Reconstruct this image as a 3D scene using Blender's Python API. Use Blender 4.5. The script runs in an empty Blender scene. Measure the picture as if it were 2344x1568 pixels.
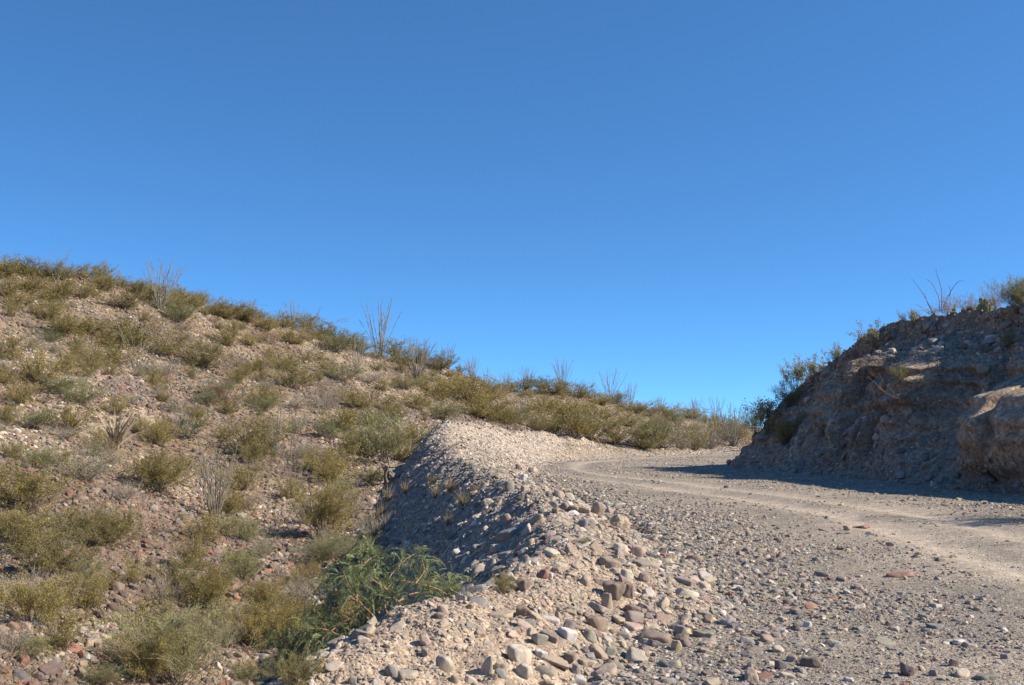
import bpy, math, random
import numpy as np
from mathutils import Vector, Matrix, Euler

rng = np.random.default_rng(11)
random.seed(5)
SC = bpy.context.scene
COL = SC.collection
F, CAMZ, W, HT = 1138.0, 1.7, 1024, 685
TH = math.atan((430 - 342.5) / F)          # camera looks slightly up
CT, ST = math.cos(TH), math.sin(TH)
K = 1024 / 2343.0                           # measuring scale of the notes below
EYE = np.array([0.0, 0.0, CAMZ])

def ray(u, v):
    a, b = (u - 512) / F, (342.5 - v) / F
    return np.array([a, CT - b * ST, ST + b * CT])

def P(u, v, Y):
    d = ray(u, v)
    return EYE + d * (Y / d[1])

def proj(p):
    p = np.asarray(p, float) - EYE
    y = p[..., 1] * CT + p[..., 2] * ST
    z = -p[..., 1] * ST + p[..., 2] * CT
    y = np.where(np.abs(y) < 1e-6, 1e-6, y)
    return 512 + F * p[..., 0] / y, 342.5 - F * z / y, y

def sstep(a, b, x):
    t = np.clip((x - a) / (b - a), 0, 1)
    return t * t * (3 - 2 * t)

# ------------------------------------------------------------------ noise
def _h(ix, iy, iz, seed):
    n = (ix.astype(np.int64) * 374761393 + iy.astype(np.int64) * 668265263 + iz.astype(np.int64) * 2147483647 + seed * 974634541)
    n = (n ^ (n >> 13)) * 1274126177
    n = n & 0xFFFFFFFF
    n = ((n ^ (n >> 16)) * 2246822519) & 0xFFFFFFFF
    n = n ^ (n >> 15)
    return (n & 0xFFFFFF) / float(0xFFFFFF)

def noise(x, y, z=None, seed=0):
    x = np.asarray(x, float); y = np.asarray(y, float)
    x, y = np.broadcast_arrays(x, y)
    ix, iy = np.floor(x), np.floor(y)
    fx, fy = x - ix, y - iy
    sx, sy = fx * fx * (3 - 2 * fx), fy * fy * (3 - 2 * fy)
    if z is None:
        iz = np.zeros_like(ix)
        a = _h(ix, iy, iz, seed); b = _h(ix + 1, iy, iz, seed); c = _h(ix, iy + 1, iz, seed); d = _h(ix + 1, iy + 1, iz, seed)
        return (a + (b - a) * sx) * (1 - sy) + (c + (d - c) * sx) * sy
    iz = np.floor(z); fz = z - iz; sz = fz * fz * (3 - 2 * fz)
    def lay(k):
        a = _h(ix, iy, k, seed); b = _h(ix + 1, iy, k, seed); c = _h(ix, iy + 1, k, seed); d = _h(ix + 1, iy + 1, k, seed)
        return (a + (b - a) * sx) * (1 - sy) + (c + (d - c) * sx) * sy
    return lay(iz) * (1 - sz) + lay(iz + 1) * sz

def fbm(x, y, z=None, o=4, seed=0):
    s = 0; a = .5; t = 0
    x = np.asarray(x, float); y = np.asarray(y, float)
    for i in range(o):
        s = s + a * noise(x, y, z, seed + i * 17); t += a
        x = x * 2.03 + 3.1; y = y * 2.03 + 7.7
        z = z * 2.03 + 1.3 if z is not None else None
        a *= .5
    return s / t - .5

# ------------------------------------------------------------------ terrain height
CTRL = []
def cp(x, y, z): CTRL.append((x, y, z))
def cpv(u, v, Y): CTRL.append(tuple(P(u, v, Y)))
for u, v, Y in ((0, 685, 14), (0, 600, 19), (0, 520, 25.5), (0, 450, 33), (0, 400, 40), (0, 345, 49), (0, 305, 55), (0, 268, 61),
                (150, 640, 17.5), (214, 582, 23.5), (150, 560, 26), (214, 519, 33), (214, 450, 43), (214, 400, 51), (214, 352, 60), (201, 310, 69),
                (330, 500, 37), (330, 450, 47), (350, 400, 60), (350, 349, 77), (430, 420, 64), (430, 392, 80), (420, 364, 92), (100, 480, 31), (100, 380, 46), (90, 284, 64),
                (280, 360, 66), (280, 328, 73),
                (540, 425, 82), (540, 407, 100), (546, 389, 120), (640, 438, 94), (640, 422, 115), (620, 407, 132), (740, 444, 104), (740, 433, 140), (743, 427, 150), (690, 419, 142)):
    cpv(u, v, Y)
for p in ((-34, 76, 9), (-25, 85, 7.5), (-13, 100, 5), (-2, 125, 4.5), (8, 150, 3.5), (35, 185, 0), (70, 150, -1), (55, 120, 0),
          (-3.4, 14, -2.1), (-3.8, 18, -2.35), (-4.2, 22, -2.3), (-4.4, 26.5, -2.1), (-4.7, 30, -1.6), (-4.5, 35, -.9), (-4.6, 42, -.1), (-4.4, 56, 1.2), (-2.3, 10, -1.25), (-2.7, 13, -1.45), (-3.6, 8, -1.6), (-4.5, 4, -1.7), (-5, -2, -1.7),
          (-9, 8, -1.4), (-14, 12, -.2), (-20, 12, 1.2), (-30, 20, 4), (-45, 45, 12.5), (-40, 62, 13), (-60, 62, 15), (-55, 20, 8), (-30, -5, 2), (-12, -8, -1),
          (1, 0, 0), (6, 0, 0), (3, 6, 0), (10, 8, 0), (2.5, 14, 0), (8, 16, 0), (15, 16, 0), (3, 24, 0), (9, 26, 0), (16, 28, 0), (2.4, 34, 0), (8, 38, 0), (2.5, 46, 0), (8, 48, 0), (16, 45, 0),
          (4, 57, 0), (10, 62, 0), (10, 72, 0), (18, 75, 0), (20, 84, 0), (30, 80, 0), (32, 92, .1), (46, 90, .3), (45, 60, 0), (25, 60, 0), (30, 20, 0), (60, 40, 0), (80, 80, -.5), (50, 0, 0), (20, -15, 0), (0, -20, 0)):
    cp(*p)
C0 = np.array(CTRL)

def _phi(d2):
    return np.where(d2 > 1e-9, .5 * d2 * np.log(d2 + 1e-9), 0.0)

def _solve():
    n = len(C0)
    xy = C0[:, :2] / 30.0
    A = np.zeros((n + 3, n + 3))
    d2 = ((xy[:, None] - xy[None]) ** 2).sum(-1)
    A[:n, :n] = _phi(d2) + np.eye(n) * 2e-4
    A[:n, n] = 1; A[:n, n + 1:] = xy
    A[n, :n] = 1; A[n + 1:, :n] = xy.T
    return np.linalg.solve(A, np.concatenate([C0[:, 2], np.zeros(3)])), xy
TW, TXY = _solve()

def tps(x, y):
    x = np.asarray(x, float); shp = x.shape
    q = np.stack([x.ravel(), np.asarray(y, float).ravel()], 1) / 30.0
    out = np.empty(len(q))
    for i in range(0, len(q), 40000):
        s = q[i:i + 40000]
        d2 = (s[:, 0:1] - TXY[None, :, 0]) ** 2 + (s[:, 1:2] - TXY[None, :, 1]) ** 2
        out[i:i + 40000] = _phi(d2) @ TW[:-3] + TW[-3] + s @ TW[-2:]
    return out.reshape(shp)

def pline(x, y, pts, vals=None):
    """signed distance to a polyline (positive on its right), arc position, interpolated value"""
    pts = np.asarray(pts, float)
    x = np.asarray(x, float); y = np.asarray(y, float)
    best = np.full(x.shape, 1e18); sgn = np.ones(x.shape); pos = np.zeros(x.shape); val = np.zeros(x.shape)
    acc = 0.0
    for i in range(len(pts) - 1):
        a, b = pts[i, :2], pts[i + 1, :2]
        d = b - a; L = math.hypot(*d)
        t = np.clip(((x - a[0]) * d[0] + (y - a[1]) * d[1]) / (L * L), 0, 1)
        dx, dy = x - a[0] - t * d[0], y - a[1] - t * d[1]
        q = dx * dx + dy * dy
        m = q < best
        best = np.where(m, q, best)
        sgn = np.where(m, np.where(d[1] * dx - d[0] * dy >= 0, 1.0, -1.0), sgn)
        pos = np.where(m, acc + t * L, pos)
        if vals is not None:
            val = np.where(m, vals[i] + t * (vals[i + 1] - vals[i]), val)
        acc += L
    return np.sqrt(best) * sgn, pos, val

EDGE = [(-3.0, -12), (-2.2, 0), (-.6, 5.5), (.4, 8.4), (1.3, 11), (1.9, 14), (2.1, 20.6), (1.5, 30), (.7, 40), (.3, 50), (.8, 58), (3.3, 66), (8.5, 75), (16, 84), (30, 92), (60, 101)]
BERM = [(-3.2, 3.5, .05), (-1.55, 6.7, .18), (-.62, 8.75, .30), (.0, 9.9, .36), (.45, 11.2, .42), (.62, 12.6, .55), (.6, 17, .56), (0, 23, .60), (-.6, 28, .66), (-1.9, 37, .92), (-2.8, 46, 1.35),
        (-3.0, 58, 1.95), (1.8, 70, 1.5), (7.2, 82, .75), (14.4, 92, .05)]
TRACK = [(9, -6), (7.2, 6), (7.0, 12), (7.3, 18), (7.4, 23), (6.6, 29), (4.9, 36), (2.7, 43), (2.0, 50), (2.7, 58), (5.3, 66), (11, 76), (18, 83), (30, 88), (55, 96)]
BANKB = [(20, 4), (16.2, 18), (12.9, 28.4), (11.9, 36), (11.0, 42), (10.2, 47.5), (9.5, 51.5), (9.9, 55.5), (12, 59), (17, 62), (30, 66)]

def zones(x, y):
    sd, _, _ = pline(x, y, EDGE)
    bd, bp, bz = pline(x, y, BERM, [p[2] for p in BERM])
    td, _, _ = pline(x, y, TRACK)
    return sd, bd, bp, bz, td

def H(x, y, full=False, fine=True):
    x = np.asarray(x, float); y = np.asarray(y, float)
    z = tps(x, y)
    sd, bd, bp, bz, td = zones(x, y)
    road = sstep(-.9, .6, sd)
    hill = 1 - road
    z = z + hill * (fbm(x / 7, y / 7, o=3, seed=3) * .9 + fbm(x / 1.6, y / 1.6, o=3, seed=9) * .34)
    # a shallow crown and wheel ruts
    rz = fbm(x / 5, y / 5, o=3, seed=21) * .10
    rut = np.exp(-((np.abs(td) - .85) / .34) ** 2)
    rz = rz - .035 * rut + .03 * np.exp(-(td / .4) ** 2) + .03 * np.exp(-((np.abs(td) - 1.9) / .5) ** 2) * (.5 + noise(x / 1.5, y / 1.5, seed=5))
    z = z * (1 - road) + rz * road
    # the bulldozed gravel berm and the outer shoulder of the bend
    far = sstep(44, 60, y)
    slope = np.where(bd < 0, .76 + .06 * sstep(17, 24, y) - .34 * far, .42 + .12 * far)
    slope = np.where(y < 12, np.where(bd < 0, .75, .34), slope)
    wob = fbm(x / .9, y / .9, o=4, seed=31) * 1.15 + fbm(x / 3.1, y / 3.1, o=2, seed=33) * 1.2
    bh = bz - slope * (np.sqrt(bd * bd + .09) - .3) + wob * (.35 + .4 * far) * sstep(2.6, .2, np.abs(bd) * .7)
    end = sstep(118, 100, bp)
    bh = np.where(end > 0, bh, -5) - (1 - end) * 1.5
    k = .10
    dlt = np.clip(.5 + .5 * (bh - z) / k, 0, 1)
    z2 = z * (1 - dlt) + bh * dlt + k * dlt * (1 - dlt)
    if fine:
        amp = .05 * (1 - road * .6) + .05 * dlt
        z2 = z2 + amp * fbm(x / .22, y / .22, o=3, seed=41) * sstep(70, 20, y)
    if full:
        return z2, road, dlt, sd, bd, bp, td
    return z2

def H1(x, y):
    return float(H(np.array([x]), np.array([y]))[0])

_TS = np.geomspace(4, 240, 1700)
def hit(u, v):
    """where the line of sight through a point of the notes meets the terrain (or the skyline under it)"""
    d = ray(u, v); d = d / d[1]
    q = EYE[None] + d[None] * _TS[:, None]
    gap = q[:, 2] - H(q[:, 0], q[:, 1], fine=False)
    below = np.where(gap < 0)[0]
    if len(below):
        i = below[0]
        if i == 0: return q[0]
        f = gap[i - 1] / (gap[i - 1] - gap[i])
        p = q[i - 1] + f * (q[i] - q[i - 1])
    else:
        m = _TS > 30
        p = q[m][np.argmin(gap[m] / _TS[m])]
    p = p.copy(); p[2] = H1(p[0], p[1])
    return p

# ------------------------------------------------------------------ mesh helpers
def mesh(name, V, Fc, mat, smooth=True, col=None):
    V = np.asarray(V, np.float32); Fc = np.asarray(Fc, np.int32)
    me = bpy.data.meshes.new(name)
    n, k = Fc.shape
    me.vertices.add(len(V)); me.vertices.foreach_set('co', V.ravel())
    me.loops.add(n * k); me.loops.foreach_set('vertex_index', Fc.ravel())
    me.polygons.add(n)
    me.polygons.foreach_set('loop_start', np.arange(0, n * k, k, dtype=np.int32))
    me.polygons.foreach_set('loop_total', np.full(n, k, np.int32))
    me.polygons.foreach_set('use_smooth', np.full(n, smooth, bool))
    if col is not None:
        a = me.color_attributes.new('Col', 'FLOAT_COLOR', 'POINT')
        c = np.ones((len(V), 4), np.float32); c[:, :3] = col
        a.data.foreach_set('color', c.ravel())
    me.update(calc_edges=True)
    if mat: me.materials.append(mat)
    return me

def link(name, data, parent=None, loc=None):
    o = bpy.data.objects.new(name, data); COL.objects.link(o)
    if parent is not None: o.parent = parent
    if loc is not None: o.location = [float(c) for c in loc]
    return o

def tag(o, label, cat, group=None, kind=None):
    o['label'] = label
    o['category'] = cat
    if group: o['group'] = group
    if kind: o['kind'] = kind
    return o

def grid_faces(n, m):
    i = np.arange(n - 1)[:, None] * m + np.arange(m - 1)[None]
    return np.stack([i, i + 1, i + m + 1, i + m], -1).reshape(-1, 4)

def submesh(V, Fc, sel, col):
    f = Fc[sel]
    used, inv = np.unique(f, return_inverse=True)
    return V[used], inv.reshape(f.shape), col[used]

# ------------------------------------------------------------------ materials
def nodes(name):
    m = bpy.data.materials.new(name); m.use_nodes = True
    nt = m.node_tree
    for n in list(nt.nodes): nt.nodes.remove(n)
    out = nt.nodes.new('ShaderNodeOutputMaterial')
    return m, nt, out

def N(nt, t, **kw):
    n = nt.nodes.new(t)
    for k, v in kw.items():
        if k in n.inputs: n.inputs[k].default_value = v
        else: setattr(n, k, v)
    return n

def mulcol(nt, a, b):
    m = N(nt, 'ShaderNodeMix', data_type='RGBA', blend_type='MULTIPLY')
    m.inputs[0].default_value = 1
    nt.links.new(a, m.inputs[6]); nt.links.new(b, m.inputs[7])
    return m.outputs[2]

def ramp(nt, fac, stops):
    r = N(nt, 'ShaderNodeValToRGB')
    e = r.color_ramp.elements
    while len(e) < len(stops): e.new(.5)
    for el, (p, c) in zip(e, stops):
        el.position = p; el.color = (*c, 1)
    nt.links.new(fac, r.inputs[0])
    return r.outputs[0]

def soil_mat(name, pebble=22.0, bump=.5):
    m, nt, out = nodes(name)
    L = nt.links.new
    b = N(nt, 'ShaderNodeBsdfPrincipled', Roughness=.95)
    b.inputs['Specular IOR Level'].default_value = .15
    at = N(nt, 'ShaderNodeVertexColor', layer_name='Col')
    tc = N(nt, 'ShaderNodeTexCoord')
    n1 = N(nt, 'ShaderNodeTexNoise', Scale=3.0, Detail=9.0, Roughness=.68)
    L(tc.outputs['Object'], n1.inputs['Vector'])
    n2 = N(nt, 'ShaderNodeTexNoise', Scale=42.0, Detail=4.0, Roughness=.7)
    L(tc.outputs['Object'], n2.inputs['Vector'])
    vo = N(nt, 'ShaderNodeTexVoronoi', Scale=pebble, Randomness=1.0)
    L(tc.outputs['Object'], vo.inputs['Vector'])
    vo2 = N(nt, 'ShaderNodeTexVoronoi', Scale=pebble * 2.7, Randomness=1.0)
    L(tc.outputs['Object'], vo2.inputs['Vector'])
    c = mulcol(nt, at.outputs[0], ramp(nt, n1.outputs[0], [(.25, (.72, .72, .74)), (.75, (1.28, 1.26, 1.22))]))
    c = mulcol(nt, c, ramp(nt, n2.outputs[0], [(.3, (.74, .74, .75)), (.7, (1.24, 1.24, 1.22))]))
    sep = N(nt, 'ShaderNodeSeparateColor'); L(vo.outputs['Color'], sep.inputs[0])
    c = mulcol(nt, c, ramp(nt, sep.outputs[0], [(.0, (.68, .66, .68)), (.45, (.98, .98, .98)), (.8, (1.02, 1.0, .97)), (1, (1.5, 1.46, 1.4))]))
    sep2 = N(nt, 'ShaderNodeSeparateColor'); L(vo2.outputs['Color'], sep2.inputs[0])
    c = mulcol(nt, c, ramp(nt, sep2.outputs[1], [(.0, (.74, .73, .74)), (.5, (1, 1, 1)), (1, (1.3, 1.28, 1.24))]))
    L(c, b.inputs['Base Color'])
    ad = N(nt, 'ShaderNodeMath', operation='MULTIPLY_ADD')
    L(vo.outputs['Distance'], ad.inputs[0]); ad.inputs[1].default_value = -1.0; L(n2.outputs[0], ad.inputs[2])
    ad2 = N(nt, 'ShaderNodeMath', operation='MULTIPLY_ADD')
    L(vo2.outputs['Distance'], ad2.inputs[0]); ad2.inputs[1].default_value = -.5; L(ad.outputs[0], ad2.inputs[2])
    bp = N(nt, 'ShaderNodeBump', Strength=bump, Distance=.03)
    L(ad2.outputs[0], bp.inputs['Height']); L(bp.outputs[0], b.inputs['Normal'])
    L(b.outputs[0], out.inputs[0])
    return m

def stone_mat(name, per_object):
    m, nt, out = nodes(name)
    L = nt.links.new
    b = N(nt, 'ShaderNodeBsdfPrincipled', Roughness=.82)
    b.inputs['Specular IOR Level'].default_value = .25
    tc = N(nt, 'ShaderNodeTexCoord')
    if per_object:
        oi = N(nt, 'ShaderNodeObjectInfo'); base = oi.outputs['Color']
    else:
        base = N(nt, 'ShaderNodeVertexColor', layer_name='Col').outputs[0]
    n1 = N(nt, 'ShaderNodeTexNoise', Scale=2.2 if per_object else 14.0, Detail=8.0, Roughness=.7)
    L(tc.outputs['Object'], n1.inputs['Vector'])
    if per_object:
        n1.noise_dimensions = '4D'
        L(N(nt, 'ShaderNodeObjectInfo').outputs['Random'], n1.inputs['W'])
    c = mulcol(nt, base, ramp(nt, n1.outputs[0], [(.28, (.66, .64, .63)), (.5, (1, 1, 1)), (.72, (1.22, 1.2, 1.16))]))
    n2 = N(nt, 'ShaderNodeTexNoise', Scale=16.0 if per_object else 60.0, Detail=6.0, Roughness=.75)
    L(tc.outputs['Object'], n2.inputs['Vector'])
    c = mulcol(nt, c, ramp(nt, n2.outputs[0], [(.3, (.8, .8, .8)), (.7, (1.16, 1.16, 1.16))]))
    L(c, b.inputs['Base Color'])
    bp = N(nt, 'ShaderNodeBump', Strength=.35, Distance=.02 if not per_object else .05)
    L(n2.outputs[0], bp.inputs['Height']); L(bp.outputs[0], b.inputs['Normal'])
    L(b.outputs[0], out.inputs[0])
    return m

def leaf_mat(name, col, trans=.3, vary=.35):
    m, nt, out = nodes(name)
    L = nt.links.new
    at = N(nt, 'ShaderNodeVertexColor', layer_name='Col')
    oi = N(nt, 'ShaderNodeObjectInfo')
    rgb = N(nt, 'ShaderNodeRGB'); rgb.outputs[0].default_value = (*col, 1)
    c = mulcol(nt, at.outputs[0], rgb.outputs[0])
    c = mulcol(nt, c, ramp(nt, oi.outputs['Random'], [(0, (1 - vary, 1 - vary * .8, 1 - vary * .6)), (.5, (1, 1, 1)), (1, (1 + vary, 1 + vary * .75, 1 + vary * .9))]))
    d = N(nt, 'ShaderNodeBsdfPrincipled', Roughness=.6); d.inputs['Specular IOR Level'].default_value = .2
    L(c, d.inputs['Base Color'])
    t = N(nt, 'ShaderNodeBsdfTranslucent'); L(c, t.inputs[0])
    mx = N(nt, 'ShaderNodeMixShader'); mx.inputs[0].default_value = trans
    L(d.outputs[0], mx.inputs[1]); L(t.outputs[0], mx.inputs[2])
    L(mx.outputs[0], out.inputs[0])
    return m

def bark_mat(name, col):
    m, nt, out = nodes(name)
    L = nt.links.new
    b = N(nt, 'ShaderNodeBsdfPrincipled', Roughness=.85); b.inputs['Specular IOR Level'].default_value = .2
    tc = N(nt, 'ShaderNodeTexCoord')
    n1 = N(nt, 'ShaderNodeTexNoise', Scale=9.0, Detail=6.0); L(tc.outputs['Object'], n1.inputs['Vector'])
    c = ramp(nt, n1.outputs[0], [(.3, tuple(v * .6 for v in col)), (.7, tuple(min(1, v * 1.35) for v in col))])
    L(c, b.inputs['Base Color']); L(b.outputs[0], out.inputs[0])
    return m

M_SOIL = soil_mat('stony_soil', 16, .6)
M_ROAD = soil_mat('road_grit', 30, .55)
M_BANK = soil_mat('bank_conglomerate', 9, .7)
M_STONE = stone_mat('stone_single', True)
M_RUB = stone_mat('stone_rubble', False)

# ------------------------------------------------------------------ the ground
A0, A1 = math.radians(-33), math.radians(33)
az = np.linspace(A0, A1, 860)
rr = np.geomspace(2.6, 240, 960)
R_, Az = np.meshgrid(rr, az, indexing='ij')
GX, GY = R_ * np.sin(Az), R_ * np.cos(Az)
GZ, g_road, g_berm, g_sd, g_bd, g_bp, g_td = H(GX, GY, full=True)

def soilcol(x, y, road, berm, sd, bd, td):
    one = np.ones(x.shape + (1,))
    def c(*v): return np.array(v) * one
    def mix(a, b, t): return a + (b - a) * np.clip(t, 0, 1)[..., None]
    n1 = fbm(x / 6, y / 6, o=4, seed=51); n2 = fbm(x / 1.7, y / 1.7, o=3, seed=57); n3 = fbm(x / .5, y / .5, o=3, seed=58)
    hill = mix(c(.275, .215, .145), c(.175, .125, .085), .5 + 1.9 * n1 + 1.2 * n2)
    hill = mix(hill, c(.39, .32, .225), sstep(.05, .3, fbm(x / 9 + 5, y / 9, o=3, seed=61) + n2 * .4))
    rd = mix(c(.27, .235, .19), c(.34, .285, .225), .5 + 2.2 * n2 + n1)
    trk = np.exp(-((np.abs(td) - .85) / .42) ** 2) * (.72 + 1.0 * n3) + .42 * np.exp(-(td / 2.4) ** 2) * (.8 + n2 * 2) * (1 - .9 * sstep(33, 44, y))
    rd = mix(rd, c(.49, .41, .32), trk)
    br = mix(c(.30, .25, .205), c(.37, .305, .24), .5 + 2 * n2 + n3)
    br = mix(br, c(.41, .315, .23), sstep(13.5, 10.5, y) * sstep(-.3, .1, bd) * sstep(1.7, .7, bd + 0 * x))
    br = mix(br, c(.38, .315, .25), sstep(44, 56, y))
    col = mix(hill, rd, road)
    return mix(col, br, sstep(.25, .8, berm))

g_col = soilcol(GX, GY, g_road, g_berm, g_sd, g_bd, g_td)
GV = np.stack([GX, GY, GZ], -1).reshape(-1, 3)
GF = grid_faces(len(rr), len(az))
fc = GV[GF].mean(1)
def fmean(a): return a.reshape(-1)[GF].mean(1)
is_b = fmean(g_berm) > .5
is_r = (fmean(g_road) > .5) & ~is_b
is_h = ~is_b & ~is_r
gc = g_col.reshape(-1, 3)
for nm, sel, mt, lb, ct in (('road', is_r, M_ROAD, 'graded gravel road with pale wheel tracks bending out of sight behind the cut bank', 'road'),
                            ('gravel_berm_terrain', is_b, M_SOIL, 'bulldozed ridge of gravel and cobbles along the outer edge of the road', 'berm'),
                            ('hillside_terrain', is_h, M_SOIL, 'stony desert hillside rising from the gully up to the skyline', 'hillside')):
    V, f, c = submesh(GV, GF, sel, gc)
    tag(link(nm, mesh(nm, V, f, mt, True, c)), lb, ct, None, 'structure')
# the rest of the land, out to the horizon and behind the camera
az2 = np.concatenate([np.linspace(A1, 2 * math.pi + A0, 150)])
rr2 = np.concatenate([[.0, 1.2], np.geomspace(2.6, 240, 90)])
R2, Z2 = np.meshgrid(rr2, az2, indexing='ij')
def sheet(R, A, zfn):
    x, y = R * np.sin(A), R * np.cos(A)
    return np.stack([x, y, zfn(x, y)], -1).reshape(-1, 3), x, y
Vb, xb, yb = sheet(R2, Z2, lambda x, y: H(x, y, fine=False))
zb = H(xb, yb, full=True, fine=False)
cb = soilcol(xb, yb, zb[1], zb[2], zb[3], zb[4], zb[6]).reshape(-1, 3)
fb = grid_faces(len(rr2), len(az2))
R3, Z3 = np.meshgrid(np.array([0, 1.2, 2.6]), np.linspace(A0, A1, 30), indexing='ij')
V3, x3, y3 = sheet(R3, Z3, lambda x, y: H(x, y, fine=False))
R4, Z4 = np.meshgrid(np.geomspace(240, 9000, 22), np.linspace(0, 2 * math.pi, 200), indexing='ij')
z4s = H(240 * np.sin(Z4), 240 * np.cos(Z4), fine=False)
V4 = np.stack([R4 * np.sin(Z4), R4 * np.cos(Z4), z4s * np.exp(-(R4 - 240) / 150) - 25 * (1 - np.exp(-(R4 - 240) / 500))], -1).reshape(-1, 3)
VV = np.concatenate([Vb, V3, V4]); FF = np.concatenate([fb, grid_faces(3, 30) + len(Vb), grid_faces(22, 200) + len(Vb) + len(V3)])
CC = np.concatenate([cb, np.tile([.33, .27, .21], (len(V3), 1)), np.tile([.33, .26, .2], (len(V4), 1))])
tag(link('ground', mesh('ground', VV, FF, M_SOIL, True, CC)), 'open stony desert ground reaching to the horizon', 'ground', None, 'structure')

# ------------------------------------------------------------------ the cut bank
BT = [(27, 6, 6.4), (22.4, 20, 6.2), (18.6, 31, 5.9), (17.4, 39, 5.85), (16.2, 44.5, 6.2), (14.3, 48.3, 5.15), (12.5, 52.0, 3.05), (12.6, 54.4, 2.2), (15, 56, 3.2), (20, 58, 3.8), (31, 60, 3.8)]
BP = [(48, 6, 6.2), (48, 20, 6), (48, 32, 5.4), (48, 38, 5.0), (48, 43, 4.8), (48, 46, 4.4), (48, 49, 4), (48, 50, 4), (48, 52, 4), (48, 54, 4), (48, 58, 3.8)]
def smooth_rows(rows, n):
    rows = np.asarray(rows, float); k = len(rows)
    t = np.linspace(0, k - 1, n); i = np.minimum(t.astype(int), k - 2); f = (t - i)[:, None]
    p = np.concatenate([[2 * rows[0] - rows[1]], rows, [2 * rows[-1] - rows[-2]]])
    a, b, c, d = p[i], p[i + 1], p[i + 2], p[i + 3]
    return .5 * (2 * b + (c - a) * f + (2 * a - 5 * b + 4 * c - d) * f ** 2 + (3 * b - a - 3 * c + d) * f ** 3), t
NT = 1500
_t = np.linspace(0, 10, NT)
# finer columns where the camera sees the bank
TT = np.interp(np.linspace(0, 1, NT), [0, .08, .86, .95, 1], [0, 1.4, 7.0, 8.2, 10])
def at_rows(rows):
    d, t = smooth_rows(rows, 2001)
    return np.stack([np.interp(TT, t, d[:, j]) for j in range(d.shape[1])], 1)
bB, bT, bP = at_rows([(x, y, -.25) for x, y in BANKB]), at_rows(BT), at_rows(BP)
s_ = np.concatenate([np.linspace(0, 1, 300), 1 + np.geomspace(.004, 1, 70)])
NS = len(s_)
PX = [0, .16, .36, .50, .60, .68, .745, .80, .88, .93, .97, 1]
PZ = [0, .055, .235, .40, .56, .665, .735, .765, .85, .925, .975, 1]
S2, T2 = np.meshgrid(s_, TT, indexing='xy')       # rows t, columns s
wv = fbm(T2 * 2.3, S2 * 0 + 1.7, o=3, seed=71) * .11
SS = np.clip(S2, 0, 1)
Ln = np.linalg.norm(bT[:, :2] - bB[:, :2], axis=1)
s_h = np.clip(SS + wv * np.sin(np.pi * SS) , 0, 1)
hx = np.interp(np.linspace(0, 1, 400), np.linspace(0, 1, 12), PX); hz = np.interp(np.linspace(0, 1, 400), np.linspace(0, 1, 12), PZ)
FX = np.interp(s_h, np.linspace(0, 1, 400), hx); FZ = np.interp(s_h, np.linspace(0, 1, 400), hz)
# smooth profile toward a plain slope at the nose
nose = sstep(5.0, 6.4, TT)[:, None]
FX = FX * (1 - nose * .8) + SS * nose * .8; FZ = FZ * (1 - nose * .8) + SS * nose * .8
base3 = bB[:, None, :2] + (bT[:, None, :2] - bB[:, None, :2]) * FX[..., None]
zz = bB[:, None, 2] + (bT[:, None, 2] - bB[:, None, 2]) * FZ
nrm = (bB - bT)[:, :2]; nrm = nrm / np.linalg.norm(nrm, axis=1, keepdims=True)
arc = np.concatenate([[0], np.cumsum(np.linalg.norm(np.diff(bB[:, :2], axis=0), axis=1))])[:, None] + 0 * S2
def bumpf(tc, w, z0, z1, a, soft=.12):
    return a * np.exp(-(np.abs((TT[:, None] - tc) / w)) ** 3) * sstep(0, z0 + .02, FZ) * (1 - sstep(z1, z1 + soft, FZ))
out = 0
out = out + bumpf(2.30, .40, .34, .45, 2.6, .15)       # the clay buttress with a sunlit cap
out = out + bumpf(4.14, .09, .56, .72, 2.1, .08)         # knobs below the top ledge
out = out + bumpf(3.88, .11, .56, .71, 2.2, .09)
out = out + bumpf(3.42, .30, .56, .64, 2.6, .24)
butt = np.exp(-((TT[:, None] - 2.30) / .44) ** 4) * sstep(.08, .16, FZ) * (1 - sstep(.55, .65, FZ))
ledge = np.exp(-((TT[:, None] - 3.65) / .65) ** 4) * sstep(.6, .68, FZ) * (1 - sstep(.82, .88, FZ))
env = sstep(0, .12, FZ) * (1 - sstep(.9, 1, FZ)) * (1 - .62 * butt) * (1 - .6 * ledge)
mid = sstep(.15, .4, FZ) * (1 - sstep(.68, .8, FZ))
out = out - np.abs(fbm(arc / 2.6, zz / 3.5, o=4, seed=76)) * 1.5 * env
fl = np.abs(fbm(arc / 1.5 + fbm(arc / 3, zz / 2, o=2, seed=73) * 1.2, zz / 7, o=3, seed=75)) * 2
out = out - (np.exp(-(fl / .12) ** 2)) * .75 * mid * (1 - .6 * nose)
out = out + fbm(arc / 4.2, zz / 1.9, o=4, seed=77) * 1.15 * env
out = out + fbm(arc / .8, zz / .55, o=4, seed=79) * .34 * env * (.5 + mid)
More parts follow.
